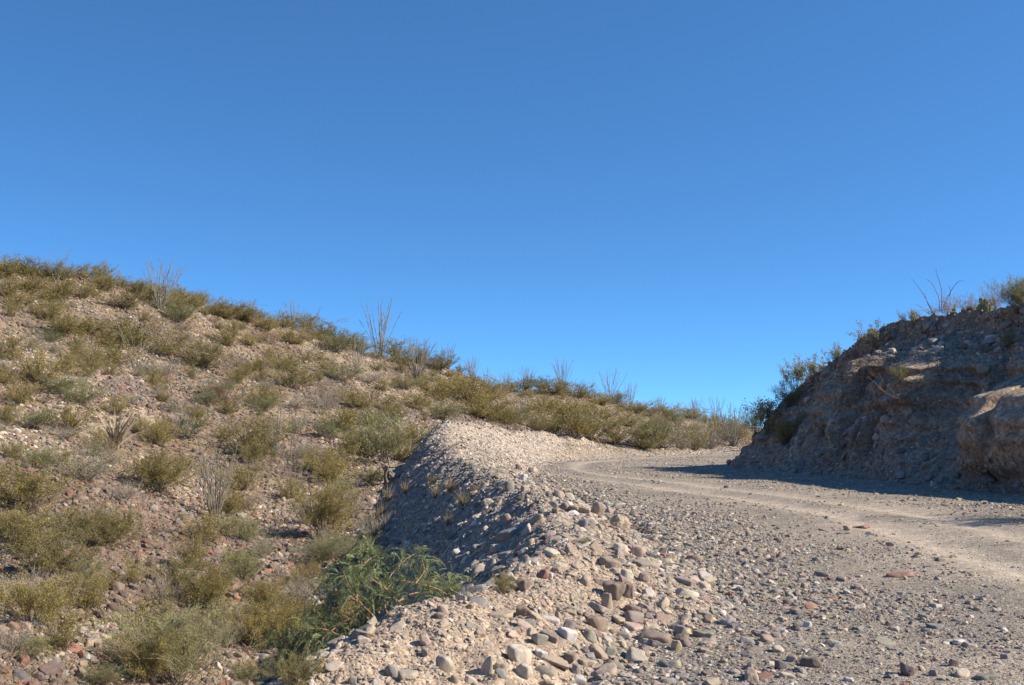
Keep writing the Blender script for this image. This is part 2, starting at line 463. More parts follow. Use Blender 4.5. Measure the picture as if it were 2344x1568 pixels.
# thin horizontal beds etched in the clay
out = out - np.abs(fbm(arc / .55, zz / .4, o=4, seed=86)) * .42 * env
out = out + .11 * np.sin(zz * 10 + fbm(arc / 2, zz, o=2, seed=80) * 6) * mid
bx = base3[..., 0] + nrm[:, 0:1] * out; by = base3[..., 1] + nrm[:, 1:2] * out
zz = zz + fbm(arc / .6, FX * 8, o=4, seed=81) * .30 * sstep(0, .1, FZ) + fbm(arc / 2.2, FX * 3, o=3, seed=82) * .5 * sstep(.5, .95, FZ)
pl = np.clip(S2 - 1, 0, 1)
bx = bx + (bP[:, None, 0] - bT[:, None, 0]) * pl; by = by + (bP[:, None, 1] - bT[:, None, 1]) * pl
zz = zz + (bP[:, None, 2] - bT[:, None, 2]) * pl ** .8 - .5 * sstep(0, .03, pl)
BV = np.stack([bx, by, zz], -1)
_du = np.gradient(BV, axis=0); _dv = np.gradient(BV, axis=1)
BN = np.cross(_dv, _du); BN /= np.linalg.norm(BN, axis=-1, keepdims=True) + 1e-9
if BN[NT // 2, -5, 2] < 0: BN = -BN
def mixc(a, b, t): return np.asarray(a) + (np.asarray(b) - np.asarray(a)) * np.clip(t, 0, 1)[..., None]
clay = np.clip(mid * 1.1 * (1 - .75 * nose) * (.62 + 1.6 * fbm(arc / 3, zz / 2.2, o=3, seed=83)) + np.exp(-((TT[:, None] - 2.30) / .42) ** 2) * sstep(.1, .2, FZ) * (1 - sstep(.5, .6, FZ)), 0, 1)
bc = mixc(np.array([.335, .275, .22]) + 0 * BV, [.265, .20, .15], .5 + 2 * fbm(arc / 1.2, zz / .7, o=3, seed=85))
bc = mixc(bc, [.36, .275, .20], clay)
bc = mixc(bc, [.40, .32, .25], sstep(1.0, 1.05, S2))
bF = grid_faces(NT, NS)
tag(link('embankment_terrain', mesh('embankment_terrain', BV.reshape(-1, 3), bF[:, ::-1], M_BANK, True, bc.reshape(-1, 3))), 'eroded earth cut bank in shade beside the road with clay buttresses and a stony top layer', 'embankment', None, 'structure')
BU, BVv, BD = proj(BV)
def bank_hit(u, v, top=False):
    d2 = (BU - u) ** 2 + (BVv - v) ** 2
    m = d2 < 3.0
    if m.any():
        q = np.where(m, BD, 1e9)
    else:
        q = d2 + 1e4 * (BD < 5)
    i = np.unravel_index(np.argmin(q), q.shape)
    return BV[i].copy(), BN[i].copy()
# ------------------------------------------------------------------ labels that tell look-alikes apart
LAND = {'hill': [], 'stone': [], 'bank': []}
ORD = ['', 'second ', 'third ', 'fourth ', 'fifth ', 'sixth ', 'seventh ', 'eighth ', 'ninth ', 'tenth ', 'eleventh ', 'twelfth ', 'thirteenth ', 'fourteenth ', 'fifteenth ', 'sixteenth ', 'seventeenth ', 'eighteenth ', 'nineteenth ', 'twentieth ']
REL = {'hill': {'R': ('just on the road side of the {}', 'on the road side of the {}'), 'L': ('just past the {} away from the road', 'past the {} away from the road'),
                'U': ('just uphill of the {}', 'uphill of the {}'), 'D': ('just downhill of the {}', 'downhill of the {}')},
       'stone': {'R': ('just on the cut bank side of the {}', 'on the cut bank side of the {}'), 'L': ('just on the gully side of the {}', 'on the gully side of the {}'),
                 'U': ('just beyond the {}', 'beyond the {}'), 'D': ('just in front of the {}', 'in front of the {}')}}
def label_all(items, where):
    """items: dicts u, v, noun, obj. Each gets noun + its rank on one side of a landmark"""
    marks = LAND[where]
    if not items: return
    pos = np.array([[i['u'], i['v']] for i in items], float)
    nouns = [i['noun'] for i in items]
    best = [None] * len(items)
    for mi, (mu, mv, ph) in enumerate(marks):
        d = pos - [mu, mv]
        d2 = d * [1, 1.5]
        sec = np.where(np.abs(d2[:, 0]) > np.abs(d2[:, 1]), np.where(d2[:, 0] > 0, 'R', 'L'), np.where(d2[:, 1] < 0, 'U', 'D'))
        ds = np.hypot(*d2.T)
        seen = {}
        for k in np.argsort(ds):
            if ds[k] < 2: continue
            key = (nouns[k], sec[k]); r = seen.get(key, 0); seen[key] = r + 1
            if r >= len(ORD): continue
            sc = ds[k] * (1 + .6 * r)
            if len((ORD[r] + nouns[k] + ' ' + REL[where][sec[k]][0 if r == 0 else 1].format(ph)).split()) > 16: continue
            if best[k] is None or sc < best[k][0]:
                best[k] = (sc, r, sec[k], ph)
    for k, i in enumerate(items):
        if best[k] is None:
            # too far from every landmark: the scene does without it
            o = i['obj']
            for c in list(o.children): bpy.data.objects.remove(c)
            bpy.data.objects.remove(o); print('dropped', nouns[k], pos[k]); continue
        sc, r, s, ph = best[k]
        i['obj']['label'] = ORD[r] + nouns[k] + ' ' + REL[where][s][0 if r == 0 else 1].format(ph)

# ------------------------------------------------------------------ stones
def ico(sub):
    t = (1 + 5 ** .5) / 2
    v = [(-1, t, 0), (1, t, 0), (-1, -t, 0), (1, -t, 0), (0, -1, t), (0, 1, t), (0, -1, -t), (0, 1, -t), (t, 0, -1), (t, 0, 1), (-t, 0, -1), (-t, 0, 1)]
    f = [(0, 11, 5), (0, 5, 1), (0, 1, 7), (0, 7, 10), (0, 10, 11), (1, 5, 9), (5, 11, 4), (11, 10, 2), (10, 7, 6), (7, 1, 8), (3, 9, 4), (3, 4, 2), (3, 2, 6), (3, 6, 8), (3, 8, 9), (4, 9, 5), (2, 4, 11), (6, 2, 10), (8, 6, 7), (9, 8, 1)]
    v = [np.array(p) / np.linalg.norm(p) for p in v]
    for _ in range(sub):
        mid = {}; nf = []
        def mp(a, b):
            k = (min(a, b), max(a, b))
            if k not in mid:
                p = v[a] + v[b]; v.append(p / np.linalg.norm(p)); mid[k] = len(v) - 1
            return mid[k]
        for a, b, c in f:
            x, y, z = mp(a, b), mp(b, c), mp(c, a)
            nf += [(a, x, z), (b, y, x), (c, z, y), (x, y, z)]
        f = nf
    return np.array(v), np.array(f)

def rock(sub, seed, npl, pw, rough, flat=False):
    """unit-sized stone: the body inside a set of random planes, its edges worn by the power pw"""
    r = np.random.default_rng(seed)
    d, f = ico(sub)
    n = r.normal(size=(npl, 3)); n /= np.linalg.norm(n, axis=1, keepdims=True)
    if flat: n[:, 2] *= .4; n /= np.linalg.norm(n, axis=1, keepdims=True)
    n = np.concatenate([n, [[0, 0, 1], [0, 0, -1]]])
    h = r.uniform(.72, 1.05, len(n)); h[-2:] = .36 if flat else r.uniform(.7, .9, 2)
    q = np.maximum(d @ n.T, 0) / h
    rad = ((q ** pw).sum(1) + 1e-9) ** (-1 / pw)
    rad = np.minimum(rad, 1.6)
    rad *= 1 + rough * (fbm(d[:, 0] * 1.7 + seed, d[:, 1] * 1.7, d[:, 2] * 1.7, o=4, seed=seed) * 2)
    v = d * rad[:, None]
    lo, hi = v.min(0), v.max(0)
    v = (v - (lo + hi) / 2) / (hi - lo)            # fills a 1 x 1 x 1 box
    return v, f

R3 = {'a': [rock(3, s, 8, 20, .16) for s in range(8)], 'r': [rock(3, 20 + s, 11, 8, .13) for s in range(8)], 'c': [rock(4, 40 + s, 12, 7, .34) for s in range(3)],
      't': [rock(3, 60 + s, 6, 18, .10) for s in range(3)], 'f': [rock(3, 80 + s, 9, 16, .12, True) for s in range(5)]}
SM = {}
for k, L_ in R3.items():
    for i, (v, f) in enumerate(L_):
        SM[k, i] = mesh('stone', v, f, M_STONE, True)
R1 = [rock(1, 200 + s, 7, 18, .26) for s in range(32)]
R0 = [rock(0, 300 + s, 8, 8, .3) for s in range(16)]

PAL = {'grey': (.25, .235, .215), 'dark grey': (.125, .12, .115), 'purplish': (.205, .15, .14), 'white': (.62, .58, .52), 'brown': (.23, .16, .115), 'bluish grey': (.195, .205, .21),
       'greenish grey': (.25, .245, .185), 'tan': (.39, .30, .215), 'cream': (.52, .44, .34), 'yellowish': (.47, .36, .20), 'reddish': (.30, .135, .095), 'pinkish': (.42, .30, .25)}
ZP = {'road': {'grey': 7, 'dark grey': 2, 'purplish': 2, 'white': 2, 'brown': 2, 'bluish grey': 4, 'greenish grey': 3, 'tan': 5, 'cream': 3, 'yellowish': .6, 'reddish': .6, 'pinkish': 1.2},
      'berm': {'grey': 5, 'dark grey': 1, 'purplish': 2.5, 'white': 2.6, 'brown': 2.5, 'bluish grey': 2, 'greenish grey': 3, 'tan': 6, 'cream': 5, 'yellowish': 1, 'reddish': .5, 'pinkish': 2},
      'far': {'grey': 3, 'white': 3, 'tan': 6, 'cream': 7, 'pinkish': 4, 'brown': 1},
      'hill': {'grey': 3, 'dark grey': 1.2, 'purplish': 4.5, 'white': .9, 'brown': 8, 'tan': 5, 'cream': 1.8, 'reddish': 3.2, 'pinkish': 1.2, 'yellowish': .5},
      'bank': {'grey': 6, 'dark grey': .8, 'purplish': 2, 'white': 1, 'brown': 2, 'bluish grey': 2, 'tan': 4, 'cream': 1.5}}
CN = list(PAL); CV = np.array([PAL[c] for c in CN])

def pick_cols(zone, n):
    p = np.array([ZP[zone].get(c, 0) for c in CN], float)
    i = rng.choice(len(CN), n, p=p / p.sum())
    dust = {'hill': (.275, .215, .15), 'red': (.235, .175, .125), 'bank': (.32, .265, .21), 'far': (.39, .325, .255)}.get(zone, (.325, .262, .20))
    f = rng.uniform(.15, .5 if zone in ('hill', 'red') else .72, (n, 1))
    return i, np.clip((CV[i] * (1 - f) + np.array(dust) * f) * rng.uniform(.74, 1.24, (n, 1)) * rng.uniform(.97, 1.03, (n, 3)), 0, .8)

def normals(x, y, e=.12):
    hx = (H(x + e, y) - H(x - e, y)) / (2 * e); hy = (H(x, y + e) - H(x, y - e)) / (2 * e)
    n = np.stack([-hx, -hy, np.ones_like(hx)], -1)
    return n / np.linalg.norm(n, axis=1, keepdims=True)

def frames(nrm, tilt):
    n = len(nrm)
    z = nrm + rng.normal(size=(n, 3)) * tilt; z /= np.linalg.norm(z, axis=1, keepdims=True)
    a = rng.uniform(0, 2 * np.pi, n)
    x = np.stack([np.cos(a), np.sin(a), 0 * a], 1); x -= z * (x * z).sum(1, keepdims=True); x /= np.linalg.norm(x, axis=1, keepdims=True)
    return np.stack([x, np.cross(z, x), z], -1)

def scatter(c, smin, smax, al, wfn, ymin, ymax, pxmin=1.5):
    xs, ys, ss = [], [], []
    e = np.geomspace(ymin, ymax, 70)
    for r0, r1 in zip(e[:-1], e[1:]):
        lo = max(smin, pxmin * r0 / F)
        if lo >= smax: continue
        A = .5 * (r1 * r1 - r0 * r0) * math.radians(51)
        k = rng.poisson(A * c * (lo ** -al - smax ** -al))
        if k == 0: continue
        r = np.sqrt(rng.uniform(r0 * r0, r1 * r1, k)); a = rng.uniform(-1, 1, k) * math.radians(25.5)
        s = (lo ** -al - rng.uniform(0, 1, k) * (lo ** -al - smax ** -al)) ** (-1 / al)
        x, y = r * np.sin(a), r * np.cos(a)
        m = rng.uniform(0, 1, k) < wfn(x, y, s)
        xs.append(x[m]); ys.append(y[m]); ss.append(s[m])
    x, y, s = map(np.concatenate, (xs, ys, ss))
    return x, y, s

def in_bank(x, y):
    poly = [tuple(b) for b in BANKB] + [(60, 66), (60, 4)]
    c = np.zeros(x.shape, bool)
    for (x0, y0), (x1, y1) in zip(poly, poly[1:] + poly[:1]):
        m = (y0 > y) != (y1 > y)
        c ^= m & (x < (x1 - x0) * (y - y0) / ((y1 - y0) or 1e-9) + x0)
    return c

def w_road(x, y, s):
    sd, bd, bp, bz, td = zones(x, y)
    cl = sstep(-.16, .2, fbm(x / 1.3, y / 1.3, o=3, seed=91) + .5 * fbm(x / 4, y / 4, o=2, seed=92))
    near = sstep(2.5, .3, sd)
    t = np.exp(-((np.abs(td) - .85) / .5) ** 2) + .6 * np.exp(-(td / 2.3) ** 2)
    left = sstep(-2.2, -4.2, td) * sstep(30, 16, y)
    w = (.22 + .78 * cl) * (1 - np.clip(t, 0, .93)) * (.45 + .75 * left) + .45 * near
    w = w * np.where(s > .07, .5 + .5 * near, 1)
    return np.where((sd > .1) & ~in_bank(x, y), w, 0)
def w_berm(x, y, s):
    sd, bd, bp, bz, td = zones(x, y)
    m = (bd > -2.6 - 2 * sstep(45, 60, y)) & (sd < .5)
    w = .55 + 1.4 * fbm(x / .9, y / .9, o=3, seed=95)
    face = sstep(11, 10, y) * sstep(-.2, .2, bd)
    w = w * (1 - face * np.where(s > .06, .86, -.3))
    w = w + .5 * sstep(.3, 1.2, bd) * sstep(28, 20, y) * (s > .06)
    return np.where(m & (bp < 118), w, 0)
def w_hill(x, y, s):
    sd, bd, bp, bz, td = zones(x, y)
    cl = sstep(-.22, .2, fbm(x / 4.5, y / 4.5, o=3, seed=97) + .6 * fbm(x / 1.2, y / 1.2, o=2, seed=98))
    return np.where((sd < -.4) & ((bd < -2.2) | (y > 60) & (bd < -.5)), .22 + .75 * cl, 0)

SETS = []
def gather(zone, arr, flat):
    x, y, s = arr
    n = len(x)
    ci, cc = pick_cols(zone, n)
    if zone == 'hill':
        # outcrops of darker, redder rock
        m = fbm(x / 6 + 3, y / 6, o=3, seed=99) + .25 * fbm(x / 1.5, y / 1.5, o=2, seed=96) > .035
        ZP['red'] = {'purplish': 5, 'brown': 7, 'reddish': 2.2, 'dark grey': 1.8, 'grey': 1.5, 'tan': 2}
        c2i, c2 = pick_cols('red', n)
        ci = np.where(m, c2i, ci); cc = np.where(m[:, None], c2 * .86, cc); s = np.where(m, s * 1.15, s)
    if zone == 'berm':
        c2i, c2 = pick_cols('far', n); m = rng.uniform(0, 1, n) < sstep(42, 56, y)
        ci = np.where(m, c2i, ci); cc = np.where(m[:, None], c2, cc)
    if zone == 'berm':
        m = (y < 12.3) & (pline(x, y, BERM)[0] > -.25) & (pline(x, y, BERM)[0] < 1.5) & (rng.uniform(0, 1, n) < .62) & (s < .08)
        cc[m] = np.array([.41, .32, .235]) * rng.uniform(.75, 1.15, (m.sum(), 1))
    nr = normals(x, y)
    fr = frames(nr, .22)
    asp = np.stack([rng.uniform(.95, 1.5, n), rng.uniform(.75, 1.05, n), rng.uniform(*flat, n)], 1)
    z = H(x, y) + s * asp[:, 2] * rng.uniform(-.12, .26, n)
    return dict(zone=zone, p=np.stack([x, y, z], 1), s=s, asp=asp, R=fr, ci=ci, col=cc, keep=np.ones(n, bool))

S_road = gather('road', scatter(.21, .010, .13, 2.0, w_road, 6.2, 95, 1.25), (.35, .75))
S_cob = gather('berm', scatter(.012, .08, .19, 2.0, lambda x, y, s: np.where((zones(x, y)[0] > -1.5) & (zones(x, y)[0] < 1.3) & (y < 34), .75, 0) * sstep(1.5, .0, np.abs(zones(x, y)[0])), 6.4, 40), (.4, .8))
S_berm = gather('berm', scatter(.30, .012, .19, 2.15, w_berm, 5.8, 100, 1.35), (.3, .72))
S_hill = gather('hill', scatter(.40, .022, .23, 2.1, w_hill, 9, 120, 1.5), (.45, .9))
# stones lying on and bedded in the cut bank
ar = np.linalg.norm(np.cross(_du, _dv), axis=-1)
lay = .16 + 2.4 * sstep(.66, .8, FZ) * (S2 <= 1) + .8 * sstep(.36, .1, FZ) + .5 * (S2 > 1)
wt = ar * lay * (1 - .86 * clay) * (S2 < 1.12) * (BD > 5) * (BU < 1120) * (TT[:, None] > .8)
def bank_set(n, smin, smax):
    k = rng.choice(wt.size, n, p=(wt / wt.sum()).ravel())
    p = BV.reshape(-1, 3)[k]; nr = BN.reshape(-1, 3)[k]
    s = (smin ** -2 - rng.uniform(0, 1, n) * (smin ** -2 - smax ** -2)) ** -.5
    ci, cc = pick_cols('bank', n)
    asp = np.stack([rng.uniform(.95, 1.6, n), rng.uniform(.75, 1.05, n), rng.uniform(.45, .9, n)], 1)
    # lie a little flatter than the slope
    nr = nr + np.array([0, 0, .5]); nr /= np.linalg.norm(nr, axis=1, keepdims=True)
    return dict(zone='bank', p=p + nr * (s * .12)[:, None], s=s, asp=asp, R=frames(nr, .25), ci=ci, col=cc, keep=np.ones(n, bool))
S_bank = bank_set(12500, .045, .44)

# ---- stones singled out in the photograph
def conv(reg, x, y):
    if reg == 'd': return x, y, 1
    x0, s = {'7': (1007, .3286), '6': (457.6, .3287), '8': (1611, .3286)}[reg]
    return x0 + x * s, 1052.6 + y * s, s
HERO = [
 ('7', 550, 1425, 190, 130, 'a', 'cream', 'largest cream angular block'), ('7', 330, 1480, 105, 150, 't', 'cream', 'upright tooth shaped cream stone'),
 ('7', 425, 1455, 100, 70, 'f', 'tan', 'tilted tan slab by the tooth shaped stone'), ('7', 425, 1512, 95, 62, 'r', 'grey', 'grey brown cobble under the tilted tan slab'),
 ('7', 578, 1532, 112, 92, 'r', 'cream', 'rounded cream block below the largest block'), ('7', 690, 1305, 122, 82, 'r', 'greenish grey', 'smooth olive grey boulder'),
 ('7', 755, 1265, 150, 62, 'f', 'purplish', 'long purple brown slab'), ('7', 880, 1258, 158, 95, 'f', 'white', 'bright white striped slab'),
 ('7', 890, 1225, 105, 110, 't', 'purplish', 'dark brown wedge behind the white slab'), ('7', 822, 1120, 72, 85, 't', 'tan', 'tan cone shaped stone'),
 ('7', 1088, 1180, 160, 95, 'a', 'brown', 'broad brown block with flat top'), ('7', 1050, 1255, 102, 82, 'r', 'greenish grey', 'dark green grey cobble'),
 ('7', 1340, 1088, 120, 92, 'c', 'brown', 'crumbly brown clod'), ('7', 1165, 1032, 90, 125, 't', 'tan', 'leaning tan slab beside the brown boulder'),
 ('7', 1215, 985, 170, 130, 'a', 'brown', 'big brown angular boulder'), ('7', 1318, 965, 85, 115, 'a', 'purplish', 'purple stone behind the brown boulder'),
 ('7', 1300, 858, 100, 92, 'r', 'cream', 'rounded cream boulder'), ('7', 1420, 852, 80, 62, 'a', 'purplish', 'dark purple wedge'),
 ('7', 1115, 862, 112, 66, 'f', 'tan', 'flat topped tan stone'), ('7', 1010, 882, 82, 72, 'r', 'tan', 'egg shaped tan cobble'),
 ('7', 580, 922, 112, 82, 'a', 'brown', 'brown boulder at the tip of the mesquite'), ('7', 715, 838, 82, 66, 'r', 'reddish', 'rust red cobble'), ('7', 765, 832, 50, 55, 'a', 'white', 'white chip against the rust red cobble'),
 ('7', 415, 795, 125, 84, 'f', 'tan', 'tilted tan brown slab'), ('7', 355, 835, 115, 48, 'f', 'purplish', 'flat purple slab'), ('7', 506, 845, 72, 62, 'r', 'white', 'mottled white cobble'),
 ('7', 835, 755, 95, 75, 'f', 'cream', 'leaning pale slab'), ('7', 1262, 668, 112, 84, 'a', 'cream', 'split cream block'), ('7', 1370, 672, 100, 90, 'a', 'pinkish', 'squared mauve block'),
 ('7', 1242, 486, 160, 125, 'c', 'tan', 'largest rough earth clod'), ('7', 1100, 404, 102, 112, 'c', 'tan', 'pointed rough earth clod'), ('7', 1122, 476, 102, 58, 'a', 'brown', 'brown block before the earth clods'),
 ('7', 1185, 390, 55, 65, 'r', 'pinkish', 'pale mauve cobble between the earth clods'),
 ('7', 990, 486, 92, 82, 't', 'bluish grey', 'blue grey pointed stone'), ('7', 905, 296, 92, 66, 'r', 'cream', 'smooth pale egg shaped boulder'), ('7', 830, 274, 84, 62, 'r', 'tan', 'rounded tan boulder'),
 ('7', 862, 350, 82, 52, 'r', 'purplish', 'dark brown rounded cobble'), ('7', 925, 366, 80, 55, 'r', 'brown', 'brown cobble among the rounded boulders'), ('7', 1005, 362, 92, 52, 'f', 'tan', 'tan slab among the rounded boulders'),
 ('7', 785, 320, 80, 45, 'r', 'grey', 'grey cobble below the rounded tan boulder'), ('7', 482, 215, 82, 84, 't', 'grey', 'pointed grey slab on the berm top'),
 ('7', 650, 94, 72, 54, 'a', 'pinkish', 'pinkish white block at the bend'), ('7', 576, 146, 72, 56, 'a', 'white', 'white block at the bend'), ('7', 545, 70, 42, 52, 'a', 'purplish', 'dark block at the bend'),
 ('7', 342, 318, 82, 64, 'r', 'cream', 'pale rounded cobble by the straw tufts'), ('7', 262, 335, 66, 50, 'r', 'greenish grey', 'olive cobble by the straw tufts'), ('7', 312, 360, 62, 40, 'r', 'cream', 'small pale cobble by the straw tufts'),
 ('7', 480, 545, 215, 85, 'f', 'grey', 'longest grey slab on the shaded face'), ('7', 395, 648, 95, 66, 'f', 'cream', 'pale tan slab on the shaded face'), ('7', 455, 680, 115, 60, 'f', 'grey', 'second grey slab on the shaded face'),
 ('7', 110, 662, 66, 44, 'a', 'white', 'white wedge on the shaded face'), ('7', 590, 225, 66, 44, 'a', 'cream', 'cream block on the berm top'), ('7', 468, 440, 70, 75, 'a', 'pinkish', 'mauve block on the berm top'),
 ('7', 1692, 866, 140, 52, 'f', 'grey', 'flat grey slab at the gravel edge'), ('7', 1680, 1245, 92, 94, 'r', 'grey', 'egg shaped grey cobble'), ('7', 1650, 1330, 74, 82, 'r', 'yellowish', 'yellow ochre cobble'),
 ('7', 1842, 1236, 160, 60, 'f', 'greenish grey', 'long flat green grey slab'), ('7', 1706, 1216, 92, 62, 'f', 'yellowish', 'pale yellow slab behind the egg shaped cobble'), ('7', 1710, 1305, 80, 62, 'r', 'purplish', 'purple grey cobble beside the ochre cobble'),
 ('7', 1560, 1425, 72, 40, 'r', 'bluish grey', 'blue grey pebble on bare dirt'), ('7', 1190, 1375, 95, 72, 't', 'greenish grey', 'olive grey wedge'), ('7', 905, 1418, 92, 72, 'a', 'brown', 'brown angular block'),
 ('7', 1020, 1425, 120, 55, 'f', 'tan', 'khaki slab beside the brown angular block'), ('7', 945, 1488, 72, 68, 't', 'grey', 'small grey cone'), ('7', 1420, 1378, 90, 60, 'r', 'brown', 'brown lump on bare dirt'),
 ('7', 1345, 1200, 150, 60, 'f', 'pinkish', 'pinkish tan slab over a shaded hollow'), ('7', 700, 1370, 95, 60, 'a', 'white', 'white rough block beside the largest block'), ('7', 800, 1440, 210, 40, 'f', 'tan', 'low tan ledge in the dirt'),
 ('d', 1016, 1538, 48, 44, 'r', 'cream', 'biggest pale disc in the dirt face'), ('d', 897, 1552, 36, 34, 'r', 'grey', 'round grey stone in the dirt face'), ('d', 804, 1566, 22, 24, 'r', 'greenish grey', 'green grey stone low in the dirt face'),
 ('d', 1040, 1562, 22, 18, 'a', 'tan', 'small tan block at the dirt foot'), ('d', 1077, 1564, 32, 22, 'a', 'cream', 'squat cream block at the dirt foot'), ('d', 832, 1472, 32, 17, 'r', 'cream', 'pale oval stone on the dirt crest'),
 ('d', 771, 1493, 30, 14, 'f', 'cream', 'flat pale stone low on the dirt crest'), ('d', 1014, 1412, 28, 22, 'r', 'tan', 'tan stone on the dirt crest'), ('d', 1003, 1425, 26, 17, 'r', 'purplish', 'purple brown stone on the dirt crest'),
 ('d', 973, 1476, 26, 24, 'r', 'pinkish', 'pinkish stone in the dirt face'), ('d', 971, 1500, 20, 22, 'r', 'grey', 'mottled grey stone under the pinkish one'), ('d', 1205, 1418, 46, 30, 'r', 'brown', 'brown mottled stone high in the dirt face'),
 ('d', 714, 1392, 38, 34, 'c', 'white', 'chalky boulder beside the mesquite'), ('d', 934, 1250, 22, 15, 'r', 'white', 'bright white cobble on the shaded face'), ('d', 936, 1216, 20, 18, 'a', 'yellowish', 'ochre block on the shaded face'),
 ('d', 660, 1435, 22, 22, 'a', 'pinkish', 'pinkish stone in the gully'), ('d', 596, 1515, 36, 30, 'f', 'grey', 'grey slab in the gully'), ('d', 566, 1552, 26, 22, 'a', 'cream', 'cream stone in the gully'), ('d', 620, 1562, 34, 10, 'f', 'grey', 'thin grey slab at the gully edge'),
 ('8', 540, 1462, 84, 74, 'a', 'dark grey', 'blackest angular block on the road'), ('8', 1360, 818, 205, 46, 'f', 'reddish', 'brick red slab in the road'), ('8', 1095, 478, 140, 26, 'f', 'reddish', 'faded red sliver on the road'),
 ('8', 520, 1338, 92, 54, 'r', 'cream', 'pale cobble near the blackest block'), ('8', 610, 1410, 82, 46, 'r', 'tan', 'tan cobble touching the blackest block'), ('8', 712, 1400, 90, 40, 'f', 'purplish', 'purple slab beside the blackest block'),
 ('8', 1080, 1035, 92, 42, 'f', 'cream', 'pale slab in mid road'), ('8', 1985, 1536, 145, 52, 'f', 'greenish grey', 'biggest flat slab on the road'), ('8', 720, 1168, 62, 42, 'r', 'white', 'white round pebble'), ('8', 640, 1195, 56, 50, 'a', 'dark grey', 'dark pebble by the white round pebble'),
 ('8', 1615, 1178, 102, 44, 'f', 'bluish grey', 'blue grey slab'), ('8', 1752, 1440, 92, 50, 't', 'purplish', 'mauve grey wedge'), ('8', 1600, 1512, 60, 50, 'r', 'grey', 'grey round cobble near the biggest slab'), ('8', 588, 1005, 82, 42, 'a', 'brown', 'brown block in mid road'),
 ('8', 440, 1518, 115, 24, 'f', 'reddish', 'thin brick red sliver'), ('8', 540, 682, 66, 34, 'r', 'brown', 'brown rounded stone in gravel'), ('8', 1302, 600, 60, 34, 'a', 'tan', 'tan block by the wheel track'),
 ('8', 860, 412, 42, 26, 'r', 'grey', 'grey lump by the wheel track'), ('8', 1002, 492, 62, 40, 'a', 'pinkish', 'pinkish block at the red sliver'), ('8', 970, 515, 110, 22, 'f', 'greenish grey', 'khaki sliver by the pinkish block'), ('8', 165, 195, 55, 24, 'a', 'grey', 'grey lumps at the far track'),
 ('8', 35, 1220, 100, 50, 'f', 'grey', 'flat grey stone at the cobble edge'), ('8', 2105, 1390, 70, 40, 't', 'bluish grey', 'tilted blue grey chip'), ('8', 300, 640, 75, 32, 'r', 'grey', 'grey oval stone in gravel'), ('8', 960, 850, 75, 34, 'a', 'purplish', 'purple block in mid road'), ('8', 885, 840, 55, 30, 'a', 'brown', 'small brown block in mid road'),
 ('8', 905, 970, 80, 28, 'f', 'reddish', 'reddish chip in mid road'), ('8', 700, 890, 50, 40, 'a', 'tan', 'upright tan block in mid road'), ('8', 490, 930, 80, 34, 'r', 'grey', 'grey rounded stone in mid road'), ('8', 1700, 1050, 70, 28, 'a', 'purplish', 'dark purple chip'),
 ('8', 1280, 1280, 150, 30, 'f', 'greenish grey', 'long khaki slab sunk in the road'),
]
hero_items = []
def put_stone(p, w, d, h, shp, col, yaw, nrm=None, tilt=(0, 0), mi=None):
    key = shp if shp in R3 else 'a'
    mi = random.randrange(len(R3[key])) if mi is None else mi
    o = link('stone', SM[key, mi], None, p)
    q = Vector((0, 0, 1)).rotation_difference(Vector([float(c) for c in nrm])) if nrm is not None else None
    rot = Euler((tilt[0], tilt[1], yaw)).to_matrix()
    if q: rot = q.to_matrix() @ rot
    o.rotation_euler = rot.to_euler()
    o.scale = (w, d, h)
    o.color = (*[float(c) for c in (np.asarray(col) * .72 + np.array([.33, .275, .22]) * .28)], 1)
    return o
for reg, x, y, w, h, shp, cn, ph in HERO:
    dx, dy, s = conv(reg, x, y)
    u, v = dx * K, dy * K
    w, h = w * s * K, h * s * K
    p = hit(u, v - .06 * h)
    D = np.linalg.norm(p - EYE)
    ww, hh = w * D / F, h * D / F
    dd = ww * random.uniform(.7, .95)
    n = normals(p[0:1], p[1:2], .3)[0]
    n = np.array([n[0] * .5, n[1] * .5, 1]); n /= np.linalg.norm(n)
    if shp == 'f':
        hh *= .78
        tl = (random.uniform(.05, .22), random.uniform(-.2, .2))
    elif shp == 't':
        ww *= .92; dd = ww * .7; tl = (random.uniform(-.15, .1), random.uniform(-.25, .25))
    else:
        tl = (random.uniform(-.15, .15), random.uniform(-.15, .15))
    c = p.copy(); c[1] += dd * .30; c[2] = H1(c[0], c[1]) + hh * .24
    if shp == 'f': c[2] -= hh * .12; dd *= 1.15
    o = put_stone(c, ww * .96, dd, hh * 1.08, shp, np.array(PAL[cn]) * random.uniform(.92, 1.1), random.uniform(-.35, .35) + (math.pi if random.random() < .5 else 0), n, tl)
    tag(o, ph + (' lying on the gravel road' if reg == '8' and not ph.endswith(('road', 'gravel')) else ' at the edge of the road' if len(ph.split()) < 4 else ''), 'stone', 'stones and cobbles on the road edge')
    pu, pv, _ = proj(c)
    LAND['stone'].append((float(pu), float(pv), ph))
    hero_items.append((c, max(ww, dd)))
HC = np.array([h[0] for h in hero_items]); HR = np.array([h[1] for h in hero_items])
for S in (S_road, S_cob, S_berm):
    big = S['s'] > .035
    for c, r in zip(HC, HR):
        d = np.hypot(S['p'][:, 0] - c[0], S['p'][:, 1] - c[1])
        S['keep'] &= ~((d < r * .55 + S['s'] * .3))
